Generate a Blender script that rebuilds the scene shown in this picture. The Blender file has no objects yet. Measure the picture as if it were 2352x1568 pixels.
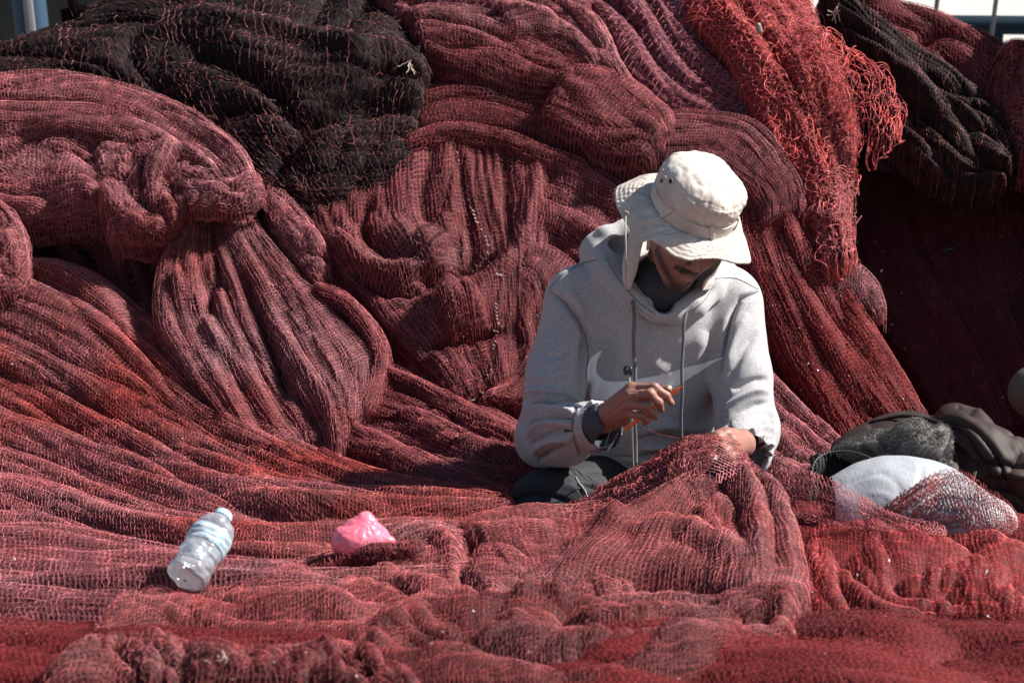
import bpy, math, random
import numpy as np
from mathutils import Vector, Matrix
from mathutils.bvhtree import BVHTree
random.seed(7)
S = bpy.context.scene
COL = S.collection

# ------------------------------------------------------------------ camera, sky, sun
CAM = np.array([0.0, 0.0, 1.05]); PITCH = math.radians(-6.5); LENS = 85.0
cam = bpy.data.cameras.new('camera'); cam.lens = LENS; cam.sensor_width = 36.0
cam.clip_start = 0.1; cam.clip_end = 600.0
cam.dof.use_dof = True; cam.dof.focus_distance = 5.6; cam.dof.aperture_fstop = 6.3
camo = bpy.data.objects.new('camera', cam); COL.objects.link(camo)
camo.location = CAM; camo.rotation_euler = (math.radians(90) + PITCH, 0, 0)
S.camera = camo

SUN_EL = math.radians(45); SUN_AZ = math.radians(0)     # from the right of the frame
sdir = np.array([math.cos(SUN_EL) * math.cos(SUN_AZ), -math.cos(SUN_EL) * math.sin(SUN_AZ), math.sin(SUN_EL)])
w = bpy.data.worlds.new('World'); S.world = w; w.use_nodes = True
wn = w.node_tree.nodes; wl = w.node_tree.links
sky = wn.new('ShaderNodeTexSky'); sky.sky_type = 'NISHITA'; sky.sun_disc = False
sky.sun_elevation = SUN_EL; sky.sun_rotation = math.radians(90) + SUN_AZ
wl.new(sky.outputs[0], wn['Background'].inputs[0]); wn['Background'].inputs[1].default_value = 0.046
sun = bpy.data.lights.new('sun', 'SUN'); sun.energy = 5.0; sun.angle = math.radians(0.5); sun.color = (1.0, 0.95, 0.89)
suno = bpy.data.objects.new('sun', sun); COL.objects.link(suno)
suno.rotation_euler = Vector(-sdir).to_track_quat('-Z', 'Y').to_euler()
S.view_settings.view_transform = 'Standard'; S.view_settings.look = 'None'
S.view_settings.exposure = 1.08; S.view_settings.gamma = 1.0
S.render.engine = 'CYCLES'
S.cycles.max_bounces = 6; S.cycles.diffuse_bounces = 3; S.cycles.transparent_max_bounces = 12

# ------------------------------------------------------------------ places: a point of the photograph (2352 x 1568 wide) and its distance
K = 18.0 / LENS / 1176.0
cp, sp = math.cos(PITCH), math.sin(PITCH)
FWD = np.array([0, cp, sp]); UPV = np.array([0, -sp, cp]); RGT = np.array([1.0, 0, 0])
def W(px, py, Y):
    px = np.asarray(px, float); py = np.asarray(py, float); Y = np.asarray(Y, float)
    a = (px - 1176) * K; b = (784 - py) * K
    d = FWD + a[..., None] * RGT + b[..., None] * UPV
    return CAM + d * (Y / d[..., 1])[..., None]
def PX(P):
    d = np.asarray(P) - CAM
    z = d @ FWD
    return 1176 + (d @ RGT) / z / K, 784 - (d @ UPV) / z / K
def w3(px, py, Y): return W(px, py, Y)
_py = [-300, -60, 0, 200, 400, 600, 800, 1000, 1080, 1150, 1200, 1300, 1400, 1568, 1700]
_Y  = [7.5, 7.2, 7.1, 6.85, 6.62, 6.42, 6.22, 6.0, 5.85, 5.5, 5.2, 4.75, 4.35, 3.8, 3.45]
def YP(px, py): return np.interp(py, _py, _Y)

# ------------------------------------------------------------------ noise
def _h(ix, iy, seed):
    n = (ix * 374761393 + iy * 668265263 + seed * 974634777) & 0xffffffff
    n = ((n ^ (n >> 13)) * 1274126177) & 0xffffffff
    return (n ^ (n >> 16)) & 0xffffffff
def noise(x, y, seed=0):
    x = np.asarray(x, float); y = np.asarray(y, float)
    ix = np.floor(x).astype(np.int64); iy = np.floor(y).astype(np.int64)
    fx = x - ix; fy = y - iy
    def g(i, j):
        a = _h(ix + i, iy + j, seed) / 4294967296.0 * 6.2831853
        return np.cos(a) * (fx - i) + np.sin(a) * (fy - j)
    u = fx * fx * fx * (fx * (fx * 6 - 15) + 10); v = fy * fy * fy * (fy * (fy * 6 - 15) + 10)
    a = g(0, 0) * (1 - u) + g(1, 0) * u; b = g(0, 1) * (1 - u) + g(1, 1) * u
    return (a * (1 - v) + b * v) * 1.5
def noise3(P, f, seed=0):
    x, y, z = P[:, 0] * f, P[:, 1] * f, P[:, 2] * f
    return (noise(x + 0.37 * z, y - 0.61 * z, seed) + noise(y + 0.53 * x, z + 0.29 * y, seed + 5) + noise(z - 0.4 * y, x + 0.2 * z, seed + 9)) / 1.8

# ------------------------------------------------------------------ meshes
def mesh_np(name, V, groups, mats, parent=None, attr=None, base=True):
    """groups: [(faces (F,k), material index, smooth)]; linked as ONE object standing at its own base"""
    V = np.asarray(V, np.float32)
    me = bpy.data.meshes.new(name)
    loc = np.zeros(3)
    if base and parent is None:
        loc = np.array([V[:, 0].mean(), V[:, 1].mean(), V[:, 2].min()])
    if parent is not None:
        loc = np.zeros(3); V = V - np.array(parent_origin(parent), np.float32)
    V = V - loc.astype(np.float32)
    me.vertices.add(len(V)); me.vertices.foreach_set('co', V.ravel())
    tot = sum(f.shape[0] for f, _, _ in groups); nl = sum(f.size for f, _, _ in groups)
    me.loops.add(nl); me.polygons.add(tot)
    li = np.concatenate([f.ravel() for f, _, _ in groups]).astype(np.int32)
    lt = np.concatenate([np.full(f.shape[0], f.shape[1], np.int32) for f, _, _ in groups])
    ls = np.concatenate([[0], np.cumsum(lt)[:-1]]).astype(np.int32)
    me.loops.foreach_set('vertex_index', li)
    me.polygons.foreach_set('loop_start', ls)
    me.polygons.foreach_set('loop_total', lt)
    me.polygons.foreach_set('material_index', np.concatenate([np.full(f.shape[0], m, np.int32) for f, m, _ in groups]))
    me.polygons.foreach_set('use_smooth', np.concatenate([np.full(f.shape[0], s, bool) for f, _, s in groups]))
    if attr:
        for k, A in attr.items():
            A = np.asarray(A, np.float32)
            if A.ndim == 2:
                a = me.attributes.new(k, 'FLOAT_VECTOR', 'POINT'); a.data.foreach_set('vector', A.ravel())
            else:
                a = me.attributes.new(k, 'FLOAT', 'POINT'); a.data.foreach_set('value', A.ravel())
    for m in mats: me.materials.append(m)
    me.update(); me.validate()
    o = bpy.data.objects.new(name, me); COL.objects.link(o)
    o.location = loc.tolist()
    if parent is not None: o.parent = parent
    return o
def parent_origin(p):
    o = np.zeros(3)
    while p is not None:
        o = o + np.array(p.location); p = p.parent
    return o
def empty(name, loc, label, cat, group=None):
    o = bpy.data.objects.new(name, None); COL.objects.link(o); o.location = [float(c) for c in loc]
    o['label'] = label; o['category'] = cat
    if group: o['group'] = group
    return o
def tag(o, label, cat, group=None):
    o['label'] = label; o['category'] = cat
    if group: o['group'] = group
    return o
def grid_faces(nt, ns, closed=False, off=0):
    i = np.arange(nt - 1)[:, None]; j = np.arange(ns if closed else ns - 1)[None, :]
    j2 = (j + 1) % ns
    a = i * ns + j; b = i * ns + j2; c = (i + 1) * ns + j2; d = (i + 1) * ns + j
    return np.stack([a, b, c, d], -1).reshape(-1, 4) + off
def tubes(P, N, r, off=0, sides=3):
    """P (n,m,3) polylines with reference normals N (n,m,3) -> verts, faces"""
    T = np.gradient(P, axis=1); T /= np.linalg.norm(T, axis=-1, keepdims=True) + 1e-9
    B = np.cross(T, N); B /= np.linalg.norm(B, axis=-1, keepdims=True) + 1e-9
    N2 = np.cross(B, T)
    n, m, _ = P.shape
    r = np.broadcast_to(np.asarray(r, float), (n, m))[..., None]
    ring = []
    for k in range(sides):
        a = 2 * math.pi * k / sides
        ring.append(P + r * (math.cos(a) * N2 + math.sin(a) * B))
    V = np.stack(ring, 2).reshape(-1, 3)
    i = np.arange(n)[:, None, None]; j = np.arange(m - 1)[None, :, None]; k = np.arange(sides)[None, None, :]
    k2 = (k + 1) % sides
    b = (i * m + j) * sides
    F = np.stack([b + k, b + sides + k, b + sides + k2, b + k2], -1).reshape(-1, 4) + off
    return V, F
def cr(P, n):
    """Catmull-Rom through P (k,d), n samples evenly spaced along its length"""
    P = np.asarray(P, float)
    if len(P) == 2: return P[0] + (P[1] - P[0]) * np.linspace(0, 1, n)[:, None]
    Q = np.vstack([2 * P[0] - P[1], P, 2 * P[-1] - P[-2]])
    u = np.linspace(0, len(P) - 1 - 1e-9, max(n * 3, 60)); i = u.astype(int); f = (u - i)[:, None]
    p0, p1, p2, p3 = Q[i], Q[i + 1], Q[i + 2], Q[i + 3]
    C = 0.5 * (2 * p1 + (p2 - p0) * f + (2 * p0 - 5 * p1 + 4 * p2 - p3) * f ** 2 + (3 * p1 - p0 - 3 * p2 + p3) * f ** 3)
    d = np.concatenate([[0], np.cumsum(np.linalg.norm(np.diff(C[:, :3], axis=0), axis=1))])
    t = np.linspace(0, d[-1], n)
    return np.stack([np.interp(t, d, C[:, k]) for k in range(C.shape[1])], -1)
def cr_axis(R, n):
    k = R.shape[0]
    if k == 2:
        t = np.linspace(0, 1, n)[:, None, None]; return R[0] * (1 - t) + R[1] * t
    Q = np.concatenate([2 * R[:1] - R[1:2], R, 2 * R[-1:] - R[-2:-1]])
    u = np.linspace(0, k - 1 - 1e-9, n); i = u.astype(int); f = (u - i)[:, None, None]
    p0, p1, p2, p3 = Q[i], Q[i + 1], Q[i + 2], Q[i + 3]
    return 0.5 * (2 * p1 + (p2 - p0) * f + (2 * p0 - 5 * p1 + 4 * p2 - p3) * f ** 2 + (3 * p1 - p0 - 3 * p2 + p3) * f ** 3)
def bil(G, u, v):
    """sample grid G (nt,ns,d) at s=u, t=v in 0..1"""
    nt, ns = G.shape[:2]
    x = np.clip(u, 0, 1) * (ns - 1); y = np.clip(v, 0, 1) * (nt - 1)
    i = np.minimum(x.astype(int), ns - 2); j = np.minimum(y.astype(int), nt - 2)
    fx = (x - i)[..., None]; fy = (y - j)[..., None]
    return (G[j, i] * (1 - fx) + G[j, i + 1] * fx) * (1 - fy) + (G[j + 1, i] * (1 - fx) + G[j + 1, i + 1] * fx) * fy
def normals_grid(G):
    a = np.gradient(G, axis=1); b = np.gradient(G, axis=0)
    n = np.cross(a, b); n /= np.linalg.norm(n, axis=-1, keepdims=True) + 1e-12
    return n
def seg_dist(x, y, pts):
    """distance to a polyline and the 0..1 position along it"""
    best = np.full(x.shape, 1e9); pos = np.zeros(x.shape); k = len(pts) - 1
    for i in range(k):
        ax, ay = pts[i][:2]; bx, by = pts[i + 1][:2]
        dx, dy = bx - ax, by - ay
        t = np.clip(((x - ax) * dx + (y - ay) * dy) / (dx * dx + dy * dy + 1e-9), 0, 1)
        d = np.hypot(x - ax - t * dx, y - ay - t * dy)
        m = d < best; best[m] = d[m]; pos[m] = (i + t[m]) / k
    return best, pos

# ------------------------------------------------------------------ materials
def mat(name, col, rough=0.7, spec=0.3, bump=None, var=None, sheen=0.0, metallic=0.0):
    m = bpy.data.materials.new(name); m.use_nodes = True
    n = m.node_tree.nodes; l = m.node_tree.links; b = n['Principled BSDF']
    b.inputs['Base Color'].default_value = (*col, 1); b.inputs['Roughness'].default_value = rough
    b.inputs['Specular IOR Level'].default_value = spec; b.inputs['Metallic'].default_value = metallic
    if sheen: b.inputs['Sheen Weight'].default_value = sheen
    tc = n.new('ShaderNodeTexCoord')
    if var:                       # (second colour, noise scale, contrast)
        t = n.new('ShaderNodeTexNoise'); t.inputs['Scale'].default_value = var[1]; t.inputs['Detail'].default_value = 6
        t.inputs['Roughness'].default_value = 0.65
        r = n.new('ShaderNodeValToRGB'); r.color_ramp.elements[0].position = 0.5 - var[2]; r.color_ramp.elements[1].position = 0.5 + var[2]
        r.color_ramp.elements[0].color = (*col, 1); r.color_ramp.elements[1].color = (*var[0], 1)
        l.new(tc.outputs['Object'], t.inputs['Vector']); l.new(t.outputs['Fac'], r.inputs['Fac']); l.new(r.outputs['Color'], b.inputs['Base Color'])
    if bump:                      # (noise scale, strength, distance)
        t2 = n.new('ShaderNodeTexNoise'); t2.inputs['Scale'].default_value = bump[0]; t2.inputs['Detail'].default_value = 5
        bp = n.new('ShaderNodeBump'); bp.inputs['Strength'].default_value = bump[1]; bp.inputs['Distance'].default_value = bump[2]
        l.new(tc.outputs['Object'], t2.inputs['Vector']); l.new(t2.outputs['Fac'], bp.inputs['Height']); l.new(bp.outputs['Normal'], b.inputs['Normal'])
    return m
def node_math(n, l, op, a, b=None, c=None):
    q = n.new('ShaderNodeMath'); q.operation = op
    for i, v in enumerate((a, b, c)):
        if v is None: continue
        if isinstance(v, (int, float)): q.inputs[i].default_value = v
        else: l.new(v, q.inputs[i])
    return q.outputs[0]
def net_base_mat(name, strand, gap, blotch=None, seed=0.0):
    """the layers of net below the outermost one: finer crossing threads, the shade between them painted dark"""
    m = bpy.data.materials.new(name); m.use_nodes = True
    n = m.node_tree.nodes; l = m.node_tree.links; b = n['Principled BSDF']
    b.inputs['Roughness'].default_value = 0.8; b.inputs['Specular IOR Level'].default_value = 0.15
    at = n.new('ShaderNodeAttribute'); at.attribute_name = 'cell'
    ns = n.new('ShaderNodeTexNoise'); ns.inputs['Scale'].default_value = 0.35; ns.inputs['Detail'].default_value = 3
    l.new(at.outputs['Vector'], ns.inputs['Vector'])
    mx = n.new('ShaderNodeVectorMath'); mx.operation = 'MULTIPLY_ADD'
    l.new(ns.outputs['Color'], mx.inputs[0]); mx.inputs[1].default_value = (1.6, 1.6, 0); l.new(at.outputs['Vector'], mx.inputs[2])
    sx = n.new('ShaderNodeSeparateXYZ'); l.new(mx.outputs[0], sx.inputs[0])
    u, v = sx.outputs[0], sx.outputs[1]
    p, q = u, v
    dp = node_math(n, l, 'ABSOLUTE', node_math(n, l, 'SUBTRACT', node_math(n, l, 'FRACT', p), 0.5))
    dq = node_math(n, l, 'ABSOLUTE', node_math(n, l, 'SUBTRACT', node_math(n, l, 'FRACT', q), 0.5))
    d = node_math(n, l, 'MINIMUM', dp, dq)
    mr = n.new('ShaderNodeMapRange'); mr.inputs['From Min'].default_value = 0.05; mr.inputs['From Max'].default_value = 0.2
    mr.inputs['To Min'].default_value = 1.0; mr.inputs['To Max'].default_value = 0.0; l.new(d, mr.inputs['Value'])
    tc = n.new('ShaderNodeTexCoord')
    n2 = n.new('ShaderNodeTexNoise'); n2.inputs['Scale'].default_value = 150; n2.inputs['Detail'].default_value = 3; l.new(tc.outputs['Object'], n2.inputs['Vector'])
    r2 = n.new('ShaderNodeMapRange'); r2.inputs['From Min'].default_value = 0.35; r2.inputs['From Max'].default_value = 0.7; l.new(n2.outputs['Fac'], r2.inputs['Value'])
    fac = node_math(n, l, 'MULTIPLY', mr.outputs[0], 0.42)
    fac = node_math(n, l, 'ADD', fac, node_math(n, l, 'MULTIPLY', r2.outputs[0], 0.14))
    mc = n.new('ShaderNodeMix'); mc.data_type = 'RGBA'; mc.inputs['A'].default_value = (*gap, 1); l.new(fac, mc.inputs['Factor'])
    cs = blotch_col(n, l, strand, blotch, seed); l.new(cs, mc.inputs['B'])
    l.new(mc.outputs['Result'], b.inputs['Base Color'])
    bp = n.new('ShaderNodeBump'); bp.inputs['Strength'].default_value = 0.5; bp.inputs['Distance'].default_value = 0.0015
    l.new(fac, bp.inputs['Height']); l.new(bp.outputs['Normal'], b.inputs['Normal'])
    return m
def blotch_col(n, l, c, blotch, seed, tcv=None):
    """colour that varies over the net: (other colour, scale, threshold)"""
    geo = n.new('ShaderNodeNewGeometry')
    t = n.new('ShaderNodeTexNoise'); t.noise_dimensions = '4D'; t.inputs['W'].default_value = seed
    t.inputs['Scale'].default_value = blotch[1] if blotch else 4.0; t.inputs['Detail'].default_value = 4
    l.new(geo.outputs['Position'], t.inputs['Vector'])
    r = n.new('ShaderNodeMapRange'); l.new(t.outputs['Fac'], r.inputs['Value'])
    th = blotch[2] if blotch else 0.5
    r.inputs['From Min'].default_value = th - 0.08; r.inputs['From Max'].default_value = th + 0.08
    mx = n.new('ShaderNodeMix'); mx.data_type = 'RGBA'; l.new(r.outputs[0], mx.inputs['Factor'])
    mx.inputs['A'].default_value = (*c, 1)
    oc = blotch[0] if blotch else tuple(x * 0.75 for x in c)
    mx.inputs['B'].default_value = (*oc, 1)
    t2 = n.new('ShaderNodeTexNoise'); t2.noise_dimensions = '4D'; t2.inputs['W'].default_value = seed + 7.7; t2.inputs['Scale'].default_value = 2.1; t2.inputs['Detail'].default_value = 6; t2.inputs['Roughness'].default_value = 0.65
    l.new(geo.outputs['Position'], t2.inputs['Vector'])
    r2 = n.new('ShaderNodeMapRange'); l.new(t2.outputs['Fac'], r2.inputs['Value']); r2.inputs['From Min'].default_value = 0.50; r2.inputs['From Max'].default_value = 0.68; r2.inputs['To Max'].default_value = 0.55
    m2 = n.new('ShaderNodeMix'); m2.data_type = 'RGBA'; l.new(r2.outputs[0], m2.inputs['Factor']); l.new(mx.outputs['Result'], m2.inputs['A'])
    g_ = sum(c) / 3; m2.inputs['B'].default_value = (c[0] * 0.55 + g_ * 0.45, c[1] * 0.6 + g_ * 0.55, c[2] * 0.6 + g_ * 0.6, 1)      # salt-faded, dusty areas
    return m2.outputs['Result']
def thread_mat(name, c, blotch=None, seed=0.0, spread=0.6, tvpow=1.0):
    m = bpy.data.materials.new(name); m.use_nodes = True
    n = m.node_tree.nodes; l = m.node_tree.links; b = n['Principled BSDF']
    b.inputs['Roughness'].default_value = 0.55; b.inputs['Specular IOR Level'].default_value = 0.35
    cs = blotch_col(n, l, c, blotch, seed)
    geo = n.new('ShaderNodeNewGeometry')
    t = n.new('ShaderNodeTexNoise'); t.inputs['Scale'].default_value = 38; t.inputs['Detail'].default_value = 3; l.new(geo.outputs['Position'], t.inputs['Vector'])
    r = n.new('ShaderNodeMapRange'); l.new(t.outputs['Fac'], r.inputs['Value'])
    r.inputs['From Min'].default_value = 0.3; r.inputs['From Max'].default_value = 0.7
    r.inputs['To Min'].default_value = 1 - spread; r.inputs['To Max'].default_value = 1 + spread * 0.6
    at = n.new('ShaderNodeAttribute'); at.attribute_name = 'tv'
    tv = node_math(n, l, 'MULTIPLY_ADD', (at.outputs['Fac'] if tvpow == 1.0 else node_math(n, l, 'POWER', at.outputs['Fac'], tvpow)), 0.9 if tvpow < 2 else 1.5, 0.45 if tvpow < 2 else 0.06)
    mx = n.new('ShaderNodeMix'); mx.data_type = 'RGBA'; mx.blend_type = 'MULTIPLY'; mx.inputs['Factor'].default_value = 1.0
    l.new(cs, mx.inputs['A']); l.new(node_math(n, l, 'MULTIPLY', r.outputs[0], tv), mx.inputs['B']); l.new(mx.outputs['Result'], b.inputs['Base Color'])
    return m
PAL = {  # thread, shade between threads put into the colour, blotch
    'rose':   ((0.60, 0.195, 0.215), (0.030, 0.006, 0.008), ((0.50, 0.12, 0.125), 3.0, 0.56)),
    'sweep':  ((0.58, 0.17, 0.185), (0.032, 0.006, 0.007), ((0.58, 0.10, 0.085), 2.3, 0.56)),
    'red':    ((0.52, 0.13, 0.145), (0.021, 0.004, 0.005), ((0.36, 0.075, 0.082), 4.0, 0.5)),
    'scarlet':((0.50, 0.070, 0.070), (0.055, 0.006, 0.007), ((0.38, 0.045, 0.048), 4.0, 0.5)),
    'loose':  ((0.66, 0.105, 0.10), (0.10, 0.012, 0.014), ((0.52, 0.075, 0.07), 5.0, 0.5)),
    'plum':   ((0.40, 0.115, 0.14), (0.055, 0.014, 0.020), ((0.34, 0.20, 0.34), 6.0, 0.64)),
    'black':  ((0.22, 0.068, 0.068), (0.008, 0.003, 0.004), ((0.14, 0.04, 0.04), 5.0, 0.5)),
    'brown':  ((0.19, 0.065, 0.062), (0.012, 0.005, 0.005), ((0.17, 0.045, 0.042), 6.0, 0.55)),
    'maroon': ((0.27, 0.052, 0.060), (0.045, 0.009, 0.012), ((0.19, 0.036, 0.044), 4.0, 0.5)),  # darkened in colour for the shaded net at the right
    'front':  ((0.50, 0.125, 0.13), (0.028, 0.005, 0.006), ((0.42, 0.08, 0.082), 4.0, 0.52)),
    'deep':   ((0.36, 0.075, 0.078), (0.035, 0.006, 0.007), ((0.27, 0.045, 0.048), 3.5, 0.5)),  # darker copy of front: shade along the bottom put into the colour
    'ground': ((0.34, 0.038, 0.040), (0.07, 0.007, 0.008), ((0.22, 0.025, 0.028), 3.0, 0.5)),
}
_mc = {}
def netmats(key):
    if key not in _mc:
        c, g, bl = PAL[key]; sd = float(len(_mc)) * 3.1
        _mc[key] = (net_base_mat('net_layers_' + key, tuple(x * (0.08 if key in ('black', 'brown') else 0.8) for x in c), g, tuple([tuple(x * (0.08 if key in ('black', 'brown') else 1.0) for x in bl[0]), bl[1], bl[2]]), sd), thread_mat('net_thread_' + key, c, bl, sd, tvpow=(2.6 if key in ('black', 'brown') else 1.0)))
    return _mc[key]

# ------------------------------------------------------------------ nets
def threads_on(G, N, L, nlines, nseg, zig, jit, lift, rng, rough_lift=0.003, phase=None):
    """a knotted net laid on the surface: zigzag threads that meet their neighbours at the knots"""
    u = np.linspace(0.003, 0.997, nseg)
    k = np.arange(nlines)
    v = (k + 0.5) / nlines
    Z = np.where((np.arange(nseg)[None, :] + k[:, None]) % 2 == 0, 1.0, -1.0) * (0.5 * zig / nlines)
    U = u[None, :] + rng.normal(0, jit * 0.5 / nseg, (nlines, nseg)) + 0.6 / nseg * noise(u[None, :] * 9, v[:, None] * 9 + 3, 5)
    Vv = v[:, None] + Z + rng.normal(0, jit * 0.35 / nlines, (nlines, nseg)) + 0.8 / nlines * noise(u[None, :] * 7 + 5, v[:, None] * 7, 8)
    P = bil(G, U, Vv); Nn = bil(N, U, Vv)
    h = lift + np.abs(rng.normal(0, rough_lift, (nlines, nseg, 1)))
    return P + Nn * h, Nn
def tangle(G, N, n, steps, step, curl, hmax, rng):
    """loose ends and loops of thread lying on the surface"""
    u = rng.uniform(0.02, 0.98, n); v = rng.uniform(0.02, 0.98, n)
    a = rng.uniform(0, 6.283, n); w0 = rng.normal(0, curl, n)
    Lu = np.linalg.norm(np.diff(G, axis=1), axis=-1).sum(1).mean(); Lv = np.linalg.norm(np.diff(G, axis=0), axis=-1).sum(0).mean()
    P = np.zeros((n, steps, 3)); Q = np.zeros((n, steps, 3))
    hh = rng.uniform(0.2, 1, n) * hmax
    for i in range(steps):
        p = bil(G, u, v); nn = bil(N, u, v)
        z = math.sin(math.pi * (i + 0.3) / steps)
        P[:, i] = p + nn * (0.002 + hh * z)[:, None]; Q[:, i] = nn
        a = a + w0 + rng.normal(0, curl * 0.6, n)
        u = u + np.cos(a) * step / Lu; v = v + np.sin(a) * step / Lv
    return P, Q
def wmic(s, t, seed): return noise(s * 4, t * 4, seed + 90)
def net_surface(rows, bulge=0.05, ends=0.0, folds=(), strokes=(), off=0.0, res=0.005, seed=1, Y=None, tuck=0.12, tz=0.05, pw=2.6):
    R = []
    for r in rows:
        r = [(*p, 0.0) if len(p) == 2 else p for p in r]
        R.append(cr(r, 48))
    R = np.array(R)
    # size of the patch
    def wpos(A):
        yy = (YP(A[..., 0], A[..., 1]) if Y is None else (Y(A[..., 0], A[..., 1]) if callable(Y) else np.full(A.shape[:-1], float(Y))))
        return W(A[..., 0], A[..., 1], yy + A[..., 2] + off)
    C = wpos(cr_axis(R, 20))
    Ls = np.linalg.norm(np.diff(C, axis=1), axis=-1).sum(1).max(); Lt = np.linalg.norm(np.diff(C, axis=0), axis=-1).sum(0).max()
    ns = int(np.clip(Ls / res, 20, 420)); nt = int(np.clip(Lt / res, 16, 320))
    R2 = np.array([cr(r, ns) for r in R]) if ns > 48 else R
    ns = R2.shape[1]
    A = cr_axis(R2, nt)
    G = wpos(A)
    N = normals_grid(G)
    if (N * (CAM - G)).sum(-1).mean() < 0: N = -N; flip = True
    else: flip = False
    s = np.linspace(0, 1, ns)[None, :]; t = np.linspace(0, 1, nt)[:, None]
    prof = np.clip(1 - np.abs(2 * t - 1) ** pw, 0, 1) ** 0.5
    if ends:
        prof = prof * np.clip(1 - np.abs(2 * s - 1) ** (2 / ends), 0, 1) ** 0.5
    h = 0.72 * bulge * prof
    for q, f in enumerate(folds):
        a, ft, fs = f[0], f[1], f[2]; wp = f[3] if len(f) > 3 else 0.6; kind = f[4] if len(f) > 4 else 'b'
        wx = wp * noise(s * 2.1 + seed, t * 2.3 + q * 7, seed + 31)
        x = t * ft + wx * ft * 0.12; y = s * fs + 13 * q + 0 * t
        if kind == 'b':       # cloth: round ridges, sharp valleys
            x = x + 0.5 * noise(t * ft * 0.45 + 0 * s, s * fs * 0.6 + 3, seed + 61); nn = noise(x, y, seed + q * 3); am = 0.75 + 0.9 * noise(t * ft * 0.5 + 7, s * fs * 0.9, seed + 71)
            hh = ((np.abs(nn) + 0.004) ** 0.72 - 0.28) * am * 1.15
        elif kind == 'r':     # thin ridges
            nn = noise(x, y, seed + q * 3); hh = 0.6 - np.sqrt(np.abs(nn) + 1e-4)
        elif kind == 'c':     # crumpled: ridges that wander and fork
            x2 = x + 1.3 * noise(x * 0.55, y * 0.55 + 4, seed + 41); y2 = y + 1.3 * noise(x * 0.55 + 8, y * 0.55, seed + 43)
            n1 = noise(x2, y2, seed + q * 3); n2 = noise(x2 * 1.9 + 3, y2 * 1.7, seed + q * 3 + 1)
            hh = np.sqrt(np.abs(n1) + 1e-4) - 0.45 + 0.35 * (np.sqrt(np.abs(n2) + 1e-4) - 0.4)
        else: hh = noise(x, y, seed + q * 3)
        h = h + a * hh * (0.25 + 0.75 * prof)
    ml = 0.010 * (np.abs(noise(t * Lt / 0.050 + 1.2 * wmic(s, t, seed), s * Ls / 0.30, seed + 81)) ** 0.6) * np.clip(0.6 + 1.2 * noise(s * Ls / 0.4, t * Lt / 0.2, seed + 83), 0.1, 1.4) ; h = h + ml
    es = np.clip(np.minimum(s, 1 - s) * Ls / tz, 0, 1); et = np.clip(np.minimum(t, 1 - t) * Lt / (tz * 0.6), 0, 1)
    h = h - tuck * ((1 - es) ** 2 + 0.6 * (1 - et) ** 2)
    px, py = A[..., 0], A[..., 1]
    for st in strokes:
        pts, wd, hg = st
        pts = cr(np.array(pts, float), 14) if len(pts) > 2 else pts
        d, pos = seg_dist(px, py, pts)
        tap = np.clip(np.minimum(pos, 1 - pos) * 6, 0, 1) ** 0.6
        h = h + hg * np.exp(-(d / wd) ** 2) * (0.3 + 0.7 * tap)
    G = G + N * h[..., None]
    N = normals_grid(G)
    if flip: N = -N
    return G, N, Ls, Lt
NETS = []
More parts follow.
